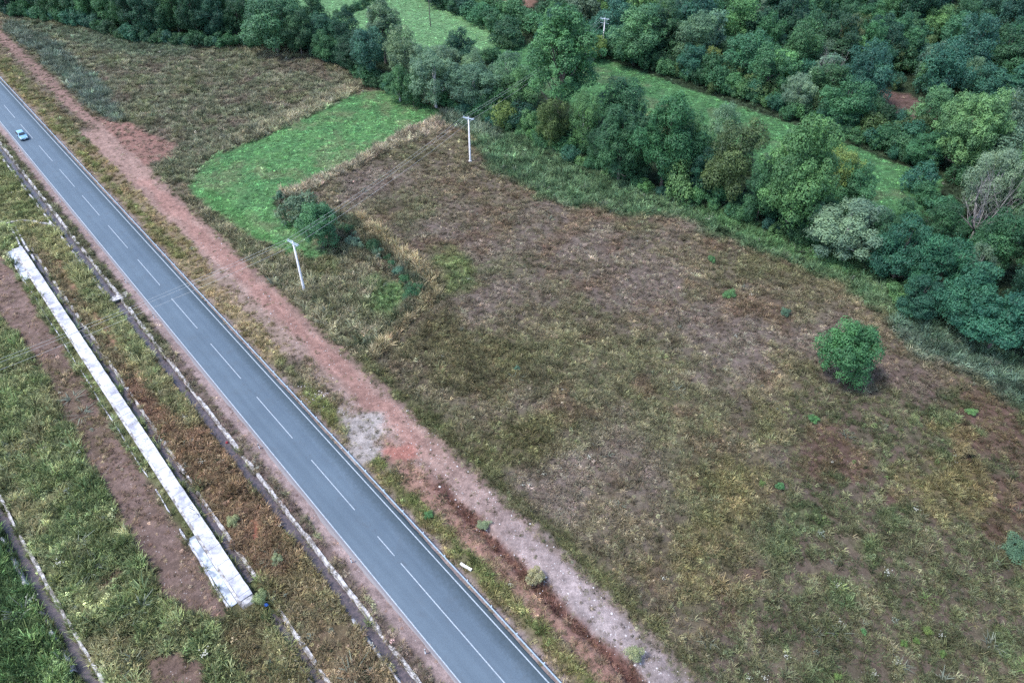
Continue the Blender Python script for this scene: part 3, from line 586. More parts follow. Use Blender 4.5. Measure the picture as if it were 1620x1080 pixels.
# ------------------------------------------------------------------ power line
poles = [((-79.5, 54.0), 9.6, (-.7, -.72)), (tuple(W(482, 462)), 9.7, None), (tuple(W(744, 256)), 9.75, None), (tuple(W(957, 30, 9.8)), 9.9, None), ((62.0, 281.0), 9.8, None)]
def pole_dir(i):
    a = np.array(poles[max(i - 1, 0)][0]); b_ = np.array(poles[min(i + 1, len(poles) - 1)][0]); d = b_ - a; return d / np.linalg.norm(d)
plabels = ['', 'white concrete power pole standing beside the dirt track near the green meadow', 'white concrete power pole standing alone at the far corner of the brown field', 'white concrete power pole rising above the wood beyond the narrow meadow', '']
heads = []
for i, (p, hgt, _) in enumerate(poles):
    d = pole_dir(i); ang = math.atan2(d[1], d[0]); h2 = []
    for kx in (-1.15, 0, 1.15): h2.append(Vector((p[0] - d[1] * kx, p[1] + d[0] * kx, hgt + (.15 if kx else .42))))
    heads.append(h2)
    if i in (0, 4): continue
    r = empty('power_pole', (p[0], p[1], gh(*p)), ang); tag(r, plabels[i], 'power pole', 'concrete poles of the power line')
    b = MB(); b.tube([(0, 0, -.5), (0, 0, .15), (0, 0, hgt)], [.22, .22, .125], 12); b.build('shaft', M_POLE, r, True)
    b = MB(); b.tube([(0, 0, -.3), (0, 0, .25), (0, 0, .34)], [.38, .36, .24], 12); b.build('footing', M_POLE, r)
    b = MB(); b.box(.14, 0, hgt - .12, .09, 2.6, .11); b.box(-.14, 0, hgt - .12, .09, 2.6, .11); b.build('crossarm', M_STEEL, r)
    if i == 3: b = MB(); b.box(.14, 0, hgt - 1.3, .1, 2.4, .1); b.build('crossarm', M_STEEL, r)
    b = MB(); b.tube([(0, .1, hgt - 1.0), (.14, .9, hgt - .16)], .03, 6); b.tube([(0, -.1, hgt - 1.0), (.14, -.9, hgt - .16)], .03, 6); b.build('brace', M_STEEL, r)
    for kx, zz in ((-1.15, hgt - .06), (0, hgt), (1.15, hgt - .06)):
        b = MB(); b.tube([(0, kx, zz), (0, kx, zz + .1), (0, kx, zz + .13), (0, kx, zz + .2), (0, kx, zz + .24), (0, kx, zz + .34 if kx == 0 else zz + .2)][:5], [.03, .03, .09, .06, .08], 8); b.build('insulator', M_GLAZE, r)
for i in range(len(poles) - 1):
    for j, nm in enumerate(('upper', 'middle', 'lower')):
        a, c = heads[i][j], heads[i + 1][j]; sag = (a - c).length ** 2 / 3600 * .9
        pts = [a.lerp(c, k / 20) + Vector((0, 0, -4 * sag * (k / 20) * (1 - k / 20))) for k in range(21)]
        b = MB(); b.tube([q - a for q in pts], .014, 5); o = b.build('power_cable', M_WIRE); o.location = a
        side = {0: 'northern side', 1: 'middle', 2: 'southern side'}[j]; side = {0: 'upper left', 1: 'middle', 2: 'lower right'}[j]
        span = ['crossing the road from the left', 'between trackside and field corner poles', 'from field corner pole to wood', 'beyond the pole in the wood'][i]
        tag(o, f'overhead cable, the {side} of three, {span}', 'cable', 'power line cables')
b = MB(); b.tube([(0, 0, -.3), (0.05, 0, 9.0)], [.16, .1], 8); r = empty('wooden_pole', (*W(681, 42), 0)); tag(r, 'thin dark wooden pole standing in the far upper meadow', 'pole'); b.build('shaft', M_BARK, r)
b = MB(); b.box(0, 0, 8.7, 1.6, .1, .1); b.build('crossarm', M_BARK, r)

# ------------------------------------------------------------------ trees
def unit(n):
    v = rng.normal(size=(n, 3)); return v / np.linalg.norm(v, axis=1, keepdims=True)
def leaf_mesh(name, P_, D_, L, Wd, tone, droop=0.0, up=.35, rnd=.75):
    n = len(P_); nrm = D_ + rnd * rng.normal(size=(n, 3)) * .6 + np.array([0, 0, up]); nrm /= np.linalg.norm(nrm, axis=1, keepdims=True)
    a = np.cross(nrm, rng.normal(size=(n, 3))); a[:, 2] -= droop; a /= np.linalg.norm(a, axis=1, keepdims=True); b = np.cross(nrm, a)
    l = (L * rng.uniform(.65, 1.3, n))[:, None]; w_ = (Wd * rng.uniform(.65, 1.3, n))[:, None]
    V = np.stack([P_ - a * l * .5, P_ - a * l * .05 + b * w_ * .5, P_ + a * l * .5, P_ - a * l * .05 - b * w_ * .5], 1).reshape(-1, 3)
    F = np.arange(n * 4).reshape(-1, 4); return np_mesh(name, V, F, False, {'tone': ('FLOAT', np.repeat(np.clip(tone, 0, 1), 4))})
def crown_mesh(name, Rr, H, z0, nl, rl, n, L, Wd, prof='round', flat=1.0, droop=0, up=.35, lumps=None, inner=.12, sparse=.35, reg=1.0):
    # lobes (clumps of foliage) spread over the crown envelope
    cs = []; rs = []; zc = (H + z0) / 2; hz_ = (H - z0) / 2
    k = 0; ph1, ph2, tx, ty = rng.uniform(0, 6.28), rng.uniform(0, 6.28), rng.normal() * .10 * Rr * reg, rng.normal() * .10 * Rr * reg
    while len(cs) < nl:
        u = unit(1)[0]; k += 1
        if u[2] < -.75: continue
        zz = u[2]; q = rng.uniform(.62, .9) if rng.random() > inner else rng.uniform(.1, .6)
        if prof == 'tall': rr = Rr * (1 - .35 * max(0, zz) ** 2)
        elif prof == 'cone': rr = Rr * (1.1 - .55 * (zz + 1) / 2)
        else: rr = Rr
        off = .20 * math.sin(3 * math.atan2(u[1], u[0]) + ph1 + 2 * zz) + .12 * math.sin(5 * math.atan2(u[1], u[0]) + ph2) + .12 * rng.normal()
        off *= reg
        c = np.array([u[0] * rr * q * (1 + off) + tx * zz, u[1] * rr * q * (1 + off) + ty * zz, zc + zz * hz_ * min(q + .05 + .12 * rng.normal(), .98)])
        cs.append(c); rs.append(rl * rng.choice([.45, .6, .8, 1.0, 1.25, 1.4]) * rng.uniform(.85, 1.15))
    cs = np.array(cs); rs = np.array(rs); wgt = rs ** 2; wgt /= wgt.sum(); li = rng.choice(nl, n, p=wgt)
    d = unit(n); d[:, 2] = np.abs(d[:, 2]) * np.where(rng.random(n) < .78, 1, -1)
    sub = rng.uniform(.55, 1.05, n) ** .6
    wob = 1 + .22 * np.sin(d[:, 0] * 5 + li) * np.sin(d[:, 1] * 6 + 2 * li) + .15 * np.sin(d[:, 2] * 9 + li * 1.7)
    P_ = cs[li] + d * (rs[li] * sub * wob)[:, None] * np.array([1, 1, flat])
    # thin out leaves buried in neighbouring lobes
    keep = np.ones(n, bool)
    for c, r_ in zip(cs, rs):
        q = (P_ - c) / np.array([1, 1, flat]); keep &= ~((np.einsum('ij,ij->i', q, q) < (r_ * .62) ** 2) & (rng.random(n) > sparse * .5))
    keep &= P_[:, 2] > .15
    lt = rng.normal(size=nl) * .20; tone = .45 + lt[li] + rng.normal(size=n) * .17
    fl = rng.random(n) < .03; tone = np.where(fl, tone + .35, tone)
    return leaf_mesh(name, P_[keep], d[keep], L, Wd, tone[keep], droop, up), cs, rs
def trunk_mesh(name, H, r0, cs, lean=.3, nb=9, stems=1):
    b = MB(); 
    for s_ in range(stems):
        a0 = rng.uniform(0, 6.28); lx, ly = (math.cos(a0) * lean * (1 + s_), math.sin(a0) * lean * (1 + s_))
        tp = [(0 + .15 * s_, 0, -.4), (lx * .15, ly * .15, H * .15), (lx * .5, ly * .5, H * .42), (lx, ly, H * .84)]
        b.tube(tp, [r0 * 1.25, r0, r0 * .72, r0 * .18], 8, False)
    sel = rng.choice(len(cs), min(nb, len(cs)), replace=False)
    for i in sel:
        c = cs[i]; z0 = min(max(c[2] * .55, H * .15), H * .7); k = z0 / (H * .84)
        p0 = Vector((lx * k, ly * k, z0)); p2 = Vector(c); m = p0.lerp(p2, .5) + Vector((0, 0, -.06 * H * rng.random()))
        b.tube([p0, m, p2], [r0 * .42, r0 * .25, r0 * .08], 5, False)
    return b.mesh(name, True)
PROTO = {}
def make_proto(kind, H, z0, Rr, nl, rl, n, L, Wd, r0, var=3, **kw):
    tk = {k: kw.pop(k) for k in ('lean', 'nb', 'stems') if k in kw}
    L_ = []
    for v in range(var):
        cm, cs, rs = crown_mesh('crown_' + kind, Rr, H, z0, nl, rl, n, L, Wd, **kw); cm.materials.append(M_LEAF)
        tm = trunk_mesh('trunk_' + kind, H, r0, cs, **tk); tm.materials.append(M_PALEBARK if kind in ('willow', 'thin') else M_BARK); L_.append((cm, tm))
    PROTO[kind] = (H, Rr * 2.15, L_)
make_proto('broad', 13, .9, 4.8, 70, 1.35, 26000, .29, .20, .28, 5)
make_proto('wood', 12, .8, 4.4, 54, 1.3, 15000, .35, .24, .24, 7)
make_proto('willow', 10, .4, 4.8, 84, 1.05, 26000, .34, .12, .26, 4, up=.5, stems=2)
make_proto('tall', 22, 3.5, 6.0, 140, 1.1, 40000, .34, .22, .42, 2, prof='tall', inner=.22, nb=26)
make_proto('big', 16, 1.0, 6.4, 130, 1.3, 52000, .32, .21, .4, 3)
make_proto('robinia', 10, .4, 4.6, 62, 1.35, 22000, .36, .16, .22, 4, flat=.5, droop=.5, up=.7)
make_proto('thin', 12, 2.0, 3.4, 30, 1.1, 5500, .38, .22, .2, 2, inner=.3, sparse=1, nb=14, stems=2)
make_proto('spire', 15, .8, 3.2, 60, 1.0, 15000, .32, .21, .22, 3, prof='cone')
make_proto('loose', 13, 1.5, 4.4, 40, 1.05, 9000, .36, .24, .22, 4, inner=.35, sparse=1, nb=16, lean=.8)
make_proto('bush', 6.5, .7, 3.6, 100, .82, 32000, .22, .12, .16, 1, lean=.2, up=.4, sparse=.9, inner=.25, reg=.55)
make_proto('shrub', 3.2, .1, 2.4, 30, .75, 5200, .24, .16, .07, 5, nb=5, stems=2)
CMUL = 1.55
TINT = dict(dark=(.022, .060, .028), deep=(.014, .044, .026), teal=(.024, .078, .046), silver=(.086, .138, .084), grey=(.060, .102, .066), ash=(.046, .110, .046),
            olive=(.048, .080, .030), yellow=(.084, .124, .036), light=(.066, .138, .052), pale=(.078, .134, .078), mid=(.030, .082, .038), blue=(.024, .072, .048), tan=(.076, .098, .052), straw=(.21, .19, .10), paleweed=(.15, .17, .09), rust=(.17, .12, .06))
nv = {}
def plant(name, kind, xy, h, wid, tint, label, cat, group=None, z=None):
    H, Wd, L_ = PROTO[kind]; i = nv.get(kind, 0); nv[kind] = i + 1; cm, tm = L_[i % len(L_)]
    r = empty(name, (float(xy[0]), float(xy[1]), -.05), random.uniform(0, 6.28)); tag(r, label, cat, group)
    sc = (wid / Wd * random.uniform(.9, 1.05), wid / Wd * random.uniform(.9, 1.15), h / H); j = random.uniform(.84, 1.18); c = TINT[tint]
    for nm, me_ in (('trunk', tm), ('crown', cm)):
        o = bpy.data.objects.new(nm, me_); COL.objects.link(o); o.parent = r; o.scale = sc
        if nm == 'crown': o.color = (c[0] * .98 * j * random.uniform(.88, 1.12) * CMUL, c[1] * j * CMUL, c[2] * j * random.uniform(.9, 1.1) * CMUL, 1)
    return r
occ = []
TW = dict(dark='dark', deep='blackish', mid='mid-green', blue='blue-green', teal='teal', ash='fresh green', olive='olive', light='bright green', grey='grey-green')
def ptree(u, vb, vt, wpx, kind, tint, label, cat='tree', name='tree', group=None):
    p = W(u, vb); lo, hi = .5, 60
    for _ in range(40):
        m = (lo + hi) / 2
        if proj(p[0], p[1], m)[1] > vt: lo = m
        else: hi = m
    dep = proj(p[0], p[1], lo * .5)[2]; wid = wpx * dep / FPX * .97; occ.append((p[0], p[1], wid / 2))
    return plant(name, kind, p, lo * .97, wid, tint, label, cat, group)
TR = [
 # row at the back of the green meadow
 (520, 97, 48, 52, 'broad', 'dark', 'dark rounded tree at the right end of the dense row behind the weedy field'),
 (440, 84, -12, 92, 'broad', 'mid', 'tall mid-green tree standing out in the row at the top, left of the upper meadow'),
 (478, 88, 18, 50, 'broad', 'dark', 'dark slim tree beside the tall mid-green tree of the top row'),
 (566, 118, 48, 54, 'broad', 'deep', 'dark blue-green tree at the back left corner of the green meadow'),
 (590, 128, 36, 58, 'broad', 'blue', 'blue-green tree just below the tall pale tree behind the green meadow'),
 (611, 100, -8, 62, 'tall', 'pale', 'tall pale grey-green tree rising behind the far corner of the green meadow'),
 (644, 132, 40, 72, 'willow', 'silver', 'pale silvery round willow behind the green meadow'),
 (730, 122, 46, 62, 'broad', 'deep', 'nearly black-green tree poking up behind the silvery willows'),
 (705, 140, 72, 60, 'willow', 'grey', 'grey-green willow half hidden behind the front willows'),
 (672, 150, 74, 50, 'willow', 'pale', 'small pale willow between two larger willows'),
 (690, 170, 84, 80, 'willow', 'silver', 'big silvery willow with rounded clumps at the meadow corner'),
 (633, 160, 104, 50, 'willow', 'ash', 'low fresh green willow at the edge of the green meadow'),
 (655, 168, 125, 44, 'shrub', 'dark', 'dark shrub at the foot of the silvery willows'),
 (750, 174, 104, 84, 'willow', 'grey', 'wide grey-green willow behind the power pole in the field corner'),
 (752, 146, 80, 60, 'willow', 'pale', 'pale willow top behind the wide grey-green willow'),
 (803, 160, 84, 66, 'willow', 'grey', 'grey willow left of the tallest tree'),
 (820, 176, 106, 60, 'willow', 'ash', 'grey-green willow at the foot of the tallest tree, left side'),
 (782, 180, 140, 46, 'shrub', 'dark', 'dark shrub between the willows and the yellow-green bush'),
 (883, 205, 4, 132, 'tall', 'ash', 'tallest tree, loose tall crown with its trunk showing, above the brown field corner'),
 (798, 203, 165, 40, 'shrub', 'yellow', 'bright yellow-green bush right of the power pole in the field corner'),
 (835, 212, 176, 34, 'shrub', 'light', 'bright green shrub under the tallest tree'),
 (870, 238, 152, 58, 'broad', 'olive', 'olive green tree in front of the tallest tree'),
 (920, 240, 146, 54, 'willow', 'ash', 'light green slender tree between the olive tree and the large dark pair'),
 (985, 212, 124, 86, 'broad', 'mid', 'round mid-green tree on the near edge of the narrow meadow'),
 (948, 262, 196, 50, 'broad', 'dark', 'dark low tree beside the light green slender tree'),
 (978, 288, 168, 96, 'big', 'dark', 'large dark green tree, left of the big pair above the brown field'),
 (1046, 296, 154, 104, 'big', 'mid', 'large mid-green tree, right of the big pair above the brown field'),
 (1050, 240, 162, 56, 'broad', 'tan', 'tan-green tree crown behind the big pair'),
 (1068, 314, 262, 62, 'shrub', 'light', 'fresh green low bush at the foot of the big pair'),
 (1140, 244, 164, 50, 'willow', 'pale', 'pale slim tree on the near edge of the narrow meadow'),
 (1093, 280, 180, 66, 'broad', 'ash', 'light-topped green tree right of the big pair'),
 (1150, 318, 190, 92, 'broad', 'olive', 'rounded olive-dark tree left of the largest light-tipped tree'),
 (1110, 312, 240, 50, 'broad', 'deep', 'deep green tree in the gap left of the rounded olive-dark tree'),
 (1240, 368, 188, 126, 'big', 'ash', 'largest wide light-tipped tree at the field edge, centre right'),
 (1196, 350, 252, 62, 'broad', 'mid', 'mid-green tree squeezed in left of the largest light-tipped tree'),
 (1310, 322, 226, 62, 'broad', 'yellow', 'yellowing tree just behind the largest light-tipped tree'),
 (1346, 340, 260, 64, 'broad', 'mid', 'small round mid-green tree right of the yellowing tree'),
 (1290, 385, 320, 60, 'broad', 'dark', 'dark tree left of the low silvery willow'),
 (1326, 408, 322, 124, 'willow', 'silver', 'wide low silvery willow at the field edge'),
 (1385, 420, 340, 60, 'broad', 'dark', 'dark tree right of the low silvery willow'),
 (1408, 452, 340, 92, 'robinia', 'teal', 'teal-green layered tree, leftmost of the teal cluster'),
 (1468, 478, 368, 90, 'robinia', 'teal', 'teal-green layered tree with light tips, second of the teal cluster'),
 (1530, 455, 388, 62, 'willow', 'silver', 'small silver-topped tree behind the teal cluster'),
 (1510, 520, 412, 88, 'robinia', 'teal', 'teal-green layered tree in the middle of the teal cluster'),
 (1560, 556, 452, 104, 'robinia', 'teal', 'lowest teal-green layered tree, at the right end of the teal cluster'),
 (1440, 505, 430, 64, 'robinia', 'teal', 'low teal-green tree in front of the teal cluster'),
 (1600, 520, 400, 84, 'broad', 'deep', 'very dark tree at the right frame edge behind the teal cluster'),
 (1622, 585, 470, 70, 'broad', 'deep', 'very dark tree at the right frame edge below the teal cluster'),
 (1640, 470, 350, 100, 'broad', 'mid', 'green tree cut by the right frame edge above the dark trees'),
 (1560, 440, 335, 90, 'broad', 'dark', 'dark tree behind the small silver-topped tree'),
 (1470, 395, 325, 70, 'broad', 'dark', 'dark tree below the tip of the narrow meadow'),
 (1420, 385, 318, 60, 'broad', 'mid', 'mid-green tree at the lower edge of the narrow meadow near its tip'),
 (1545, 350, 236, 96, 'willow', 'silver', 'silvery willow behind the bare-branched tree'),
 (1610, 385, 250, 100, 'willow', 'silver', 'silvery willow at the right frame edge'),
 (1590, 300, 205, 90, 'thin', 'grey', 'greyish half-bare tree above the silvery willows at the right edge'),
 (1462, 218, 130, 58, 'broad', 'ash', 'upright green tree left of the brown clearing, beyond the narrow meadow'),
 (1508, 278, 140, 104, 'big', 'light', 'large light yellow-green tree in front of the brown clearing'),
 (1452, 262, 210, 56, 'broad', 'mid', 'round mid-green tree at the foot of the light yellow-green tree'),
 (1300, 150, 84, 60, 'thin', 'pale', 'pale tree with white bare stems in the middle of the wood'),
 (1355, 172, 66, 74, 'broad', 'blue', 'tall blue-green tree in the wood left of the brown clearing'),
 (1330, 100, 26, 44, 'willow', 'tan', 'pale tan-topped tree standing out deep in the wood'),
 (1002, 104, 8, 84, 'broad', 'ash', 'big mid-green tree behind the power pole in the wood'),
 (1090, 110, 18, 74, 'broad', 'pale', 'light grey-green tree in the wood above the narrow meadow'),
 (940, 96, 54, 40, 'broad', 'yellow', 'light yellow-green tree beside the power pole in the wood'),
 (1120, 120, 72, 44, 'broad', 'yellow', 'yellow-green tree at the lower edge of the wood'),
 (1215, 130, 94, 40, 'shrub', 'yellow', 'small yellow-green tree in the lower wood'),
]
for t_ in TR:
    ptree(*t_[:6], t_[6], name='bush' if t_[4] == 'shrub' else 'tree', cat='bush' if t_[4] == 'shrub' else 'tree')
ptree(1326, 604, 512, 102, 'bush', 'ash', 'lone dense dark green tree standing in the right part of the brown field', name='tree')
ptree(512, 392, 322, 76, 'bush', 'ash', 'large rounded green bush at the near corner of the tall grass strip', 'bush', 'bush')
ptree(476, 352, 314, 60, 'shrub', 'grey', 'grey-green bush at the corner of the green meadow', 'bush', 'bush')

# bare-branched tree
def bare_tree(u, vb, H, label, spread=1.0, nmain=7):
    p = W(u, vb); r = empty('bare_tree', (*p, 0)); tag(r, label, 'tree'); b = MB(); br = MB(); R_ = random.Random(5)
    b.tube([(0, 0, -.3), (.1, 0, H * .12), (.2, .1, H * .3)], [.3, .26, .2], 8)
    def grow(p0, d, L, r0, lvl):
        pts = [p0]; q = p0
        for i in range(3):
            d = (d + Vector((R_.uniform(-.22, .22), R_.uniform(-.22, .22), R_.uniform(-.05, .2)))).normalized(); q = q + d * L / 3; pts.append(q)
        br.tube(pts, [r0, r0 * .8, r0 * .6, r0 * .35], 5)
        if lvl < 4:
            for i in range(3 if lvl < 2 else 2):
                nd = (d + Vector((R_.uniform(-.8, .8), R_.uniform(-.8, .8), R_.uniform(-.1, .5)))).normalized(); grow(pts[R_.choice((1, 2, 3, 3))], nd, L * R_.uniform(.5, .75), r0 * .5, lvl + 1)
    for i in range(nmain):
        a = i * 2 * math.pi / nmain; grow(Vector((.2, .1, H * .28)), Vector((math.cos(a) * .7 * spread, math.sin(a) * .7 * spread, 1)).normalized(), H * .42, .13, 0)
    b.build('trunk', M_DEADBARK, r, True); br.build('branches', M_DEADBARK, r, True)
bare_tree(1528, 392, 12, 'bare pale-branched dead tree in front of the silvery willows at the right', 1.3, 9)
bare_tree(1300, 158, 10, 'bare white-stemmed tree in the middle of the wood', .9, 6)

def inside(poly, p, m=0): return poly_sd(poly, np.array([float(p[0])]), np.array([float(p[1])]))[0] > m
def clear(p, rad, k=.62): return all((p[0] - a) ** 2 + (p[1] - b_) ** 2 > ((rad + c) * k) ** 2 for a, b_, c in occ)
# dense row along the top left
R4 = random.Random(11); GEN = []
for u_, v_, r_ in ((958, 92, 3), (958, 101, 4), (958, 110, 3), (1402, 206, 6), (1428, 216, 6), (1384, 194, 4), (1450, 228, 4), (1545, 235, 4), (1575, 238, 4)): occ.append((*W(u_, v_), r_))
BL = [(-40, 10), (20, 22), (80, 31), (140, 41), (200, 60), (250, 66), (310, 71), (383, 72), (467, 72), (500, 86), (545, 98)]
BLW = [W(*p) for p in BL]
for row in range(5):
    s = 2.0 + row * 2
    for (a, c) in zip(BLW[:-1], BLW[1:]):
        L = np.linalg.norm(c - a); nn = np.array([-(c - a)[1], (c - a)[0]]) / L
        if nn[1] < 0: nn = -nn
        while s < L:
            p = a + (c - a) * s / L + nn * (4.0 + row * 7.5 + R4.uniform(-1.5, 1.5)); s += R4.uniform(6.2, 8.6)
            wd = R4.uniform(8, 11)
            if inside(M_TOP, p, -1) or not clear(p, wd / 2, .5): continue
            occ.append((p[0], p[1], wd / 2))
            tn = R4.choice(['deep', 'dark', 'blue', 'deep', 'dark', 'mid'])
            front = row == 0
            uu = proj(p[0], p[1], 3)[0]; ps = 'left end' if uu < 90 else 'left half' if uu < 210 else 'middle' if uu < 320 else 'right half' if uu < 430 else 'right end'
            lb = f"{TW[tn]} tree in the {'front' if front else 'back'} line of the dense top left row, {ps}"
            GEN.append(('broad' if front else 'wood', p, R4.uniform(11, 15.5), wd, tn, lb, lb.replace(' tree in', ' trees in')))
        s -= L
# the wood beyond the narrow meadow
WOOD = px((845, 72), (930, 86), (1000, 108), (1090, 140), (1190, 175), (1300, 213), (1400, 252), (1500, 290), (1530, 330), (1700, 420), (2050, 420), (1950, -80), (830, -80), (860, 20))
n_w = 0; tries = 0
bw = np.array(WOOD); x0, y0 = bw.min(0); x1, y1 = bw.max(0)
while n_w < 285 and tries < 30000:
    tries += 1; p = (R4.uniform(x0, min(x1, 215)), R4.uniform(y0, min(y1, 315)))
    if abs(p[0]) > p[1] * .78 + 14 or not inside(WOOD, p, 4.5) or inside(CLEAR, p, -2): continue
    wd = R4.uniform(6.5, 11.5); 
    if not clear(p, wd / 2, .60): continue
    g = NZ[2](np.array([p[0] / 22]), np.array([p[1] / 22]))[0]; occ.append((p[0], p[1], wd / 2)); n_w += 1
    q = R4.random()
    if q < .04: tn, kd, lb = 'pale', 'willow', 'pale silvery tree among the dark trees of the wood'
    elif q < .14: tn, kd, lb = 'grey', 'wood', 'grey-green tree among the dark trees of the wood'
    elif q < .24: tn, kd, lb = 'light', 'wood', 'lighter green tree within the wood'
    elif g > .55: tn, kd, lb = R4.choice(['blue', 'teal', 'blue']), 'wood', 'blue-green tree in the dense wood beyond the narrow meadow'
    else: tn, kd, lb = R4.choice(['mid', 'dark', 'mid', 'deep']), 'wood', 'dark green tree in the dense wood beyond the narrow meadow'
    if kd == 'wood': kd = R4.choice(['wood'] * 5 + ['spire', 'loose', 'loose'])
    uu, vv, _ = proj(p[0], p[1], 6)
    reg = ('near the top edge, right of the upper meadow' if uu < 940 else 'behind the power pole' if uu < 1080 else 'above the middle of the narrow meadow' if uu < 1250 else 'around the bare white-stemmed tree' if uu < 1390 else 'behind the brown clearing' if uu < 1550 else 'at the right edge') if vv > 60 else ('at the top edge, left part' if uu < 1080 else 'at the top edge, middle part' if uu < 1350 else 'at the top right corner')
    lb = (('tall ' if wd > 10 else 'small ' if wd < 7.6 else 'narrow ' if kd == 'spire' else 'loose ' if kd == 'loose' else '') + {'mid': 'mid-green', 'dark': 'dark green', 'deep': 'blackish green', 'blue': 'blue-green', 'teal': 'teal', 'light': 'light green', 'grey': 'grey-green', 'pale': 'pale silvery'}[tn] + ' tree of the wood ' + reg)
    GEN.append((kd, p, wd * R4.uniform(.85, 1.6) + 1.0, wd, tn, lb, lb.replace(' tree ', ' trees ')))
def seen(g):
    u, v, d = proj(g[1][0], g[1][1], g[2] * .7); m = 60
    return -1e3 / d if not (-m < u < 1620 + m and -m < v < 1080) else g[3] / d
GEN.sort(key=seen, reverse=True)
N_IND = 296 - len(TR)
for kd, p, h, wd, tn, lb, gr in GEN[:N_IND]: plant('tree', kd, p, h, wd, tn, lb, 'tree', gr)
REST = GEN[N_IND:]
# shrubs along both edges of the narrow meadow, hedge lines and the foot of the tree row
def shrub_line(pts, step, hmin, hmax, tints, label, group, jit=1.0, wmul=1.0, kind='shrub'):
    Q = [W(*p) for p in pts]; s = 0; tot = len(Q) - 1; cl_ = 0
    lab0 = label[label.index('bush'):]
    for a, c in zip(Q[:-1], Q[1:]):
        L = np.linalg.norm(c - a)
        while s < L:
            p = a + (c - a) * s / L + np.array([R4.uniform(-jit, jit), R4.uniform(-jit, jit)]); h = R4.uniform(hmin, hmax)
            fr = (cl_ + s / L) / tot; tn = R4.choice(tints); ps = 'left end' if fr < .2 else 'left half' if fr < .45 else 'middle' if fr < .6 else 'right half' if fr < .85 else 'right end'
            lb = f"{TW[tn]} {lab0}, {ps}"; plant('bush', kind, p, h, h * R4.uniform(1.3, 1.8) * wmul, tn, lb, 'bush', group + ': ' + TW[tn] + ', ' + ps); s += step * R4.uniform(.8, 1.25)
        s -= L; cl_ += 1
shrub_line([(935, 76), (1000, 97), (1090, 126), (1190, 163), (1300, 199), (1400, 238), (1480, 270)], 2.6, 2.6, 4.6, ['mid', 'dark', 'mid', 'teal', 'ash'], 'bush in the thicket beyond the narrow meadow', 'bushes along the far side of the narrow meadow', 1.6)
shrub_line([(940, 66), (1090, 115), (1300, 188), (1400, 226), (1470, 256)], 3.4, 3.5, 5.5, ['mid', 'dark', 'blue', 'olive'], 'taller bush behind the thicket along the narrow meadow', 'second line of bushes above the narrow meadow', 1.8)
shrub_line([(705, 172), (760, 190), (850, 225), (930, 262), (1020, 302), (1100, 318), (1240, 376), (1390, 432), (1440, 500)], 3.4, 1.6, 3.4, ['ash', 'mid', 'dark', 'light', 'blue'], 'bush at the foot of the tree row behind the brown field', 'undergrowth bushes at the foot of the tree row', .9)
shrub_line([(760, 180), (850, 210), (960, 265), (1080, 300), (1200, 345), (1300, 385), (1400, 420)], 3.8, 3.0, 5.0, ['dark', 'deep', 'mid'], 'dark bush in the shade under the tree row', 'shaded bushes under the tree row', 1.4)
shrub_line([(1440, 300), (1470, 330), (1500, 350), (1560, 395)], 4.0, 3.0, 5.5, ['dark', 'mid', 'blue'], 'dark bush between the meadow tip and the silvery willows', 'bushes round the tip of the narrow meadow', 1.5)
shrub_line([(10, 22), (80, 33), (140, 43), (200, 62), (250, 68), (310, 73), (383, 74), (467, 73), (500, 88), (560, 112), (590, 134), (640, 152)], 2.3, 2.2, 4.2, ['deep', 'dark', 'blue', 'dark', 'mid'], 'dark bush at the foot of the top left tree row', 'bushes at the foot of the top left tree row', .7)
shrub_line([(1010, 206), (1090, 238), (1220, 290), (1340, 348), (1400, 362)], 5.5, 1.4, 2.6, ['mid', 'ash', 'olive'], 'low bush along the near side of the narrow meadow', 'bushes along the near side of the narrow meadow', 1.2)
shrub_line([(500, 62), (540, 62), (600, 90), (700, 108), (790, 96)], 3.6, 2.4, 4.5, ['dark', 'mid', 'blue'], 'bush at the lower edge of the top meadow', 'bushes at the lower edge of the top meadow', 1.4)
shrub_line([(655, -12), (700, 10), (740, 28), (780, 44), (800, 60), (800, 78)], 2.6, 3.0, 5.5, ['deep', 'dark', 'mid'], 'dark bush in the hedge bounding the top meadow on the right', 'hedge on the right of the top meadow', 1.4)
shrub_line([(710, 6), (770, 22), (830, 40), (850, 60)], 3.4, 4.0, 6.5, ['dark', 'mid', 'ash'], 'tall bush behind the hedge right of the top meadow', 'tall bushes behind the top meadow hedge', 1.5)
shrub_line([(536, 28), (560, 18), (590, 4), (610, -10)], 2.4, 1.5, 2.6, ['mid', 'dark'], 'low dark bush in the short hedge crossing the top meadow', 'short hedge crossing the top meadow', .5)
shrub_line([(520, 345), (556, 380), (610, 412), (648, 446), (658, 482)], 2.2, 1.0, 2.0, ['grey', 'mid', 'dark', 'ash', 'dark'], 'low bush in the overgrown bank between meadow and brown field', 'bushes on the overgrown bank', .9)
shrub_line([(447, 318), (470, 335), (490, 350)], 2.0, 1.0, 1.8, ['grey', 'mid', 'grey'], 'grey-green bush at the meadow end of the bank', 'bushes at the meadow end of the bank', .7)
shrub_line([(1400, 192), (1480, 222), (1560, 244)], 3.8, 1.3, 2.4, ['mid', 'dark', 'teal'], 'bush along the lower edge of the brown clearing', 'bushes below the brown clearing', 1.0)

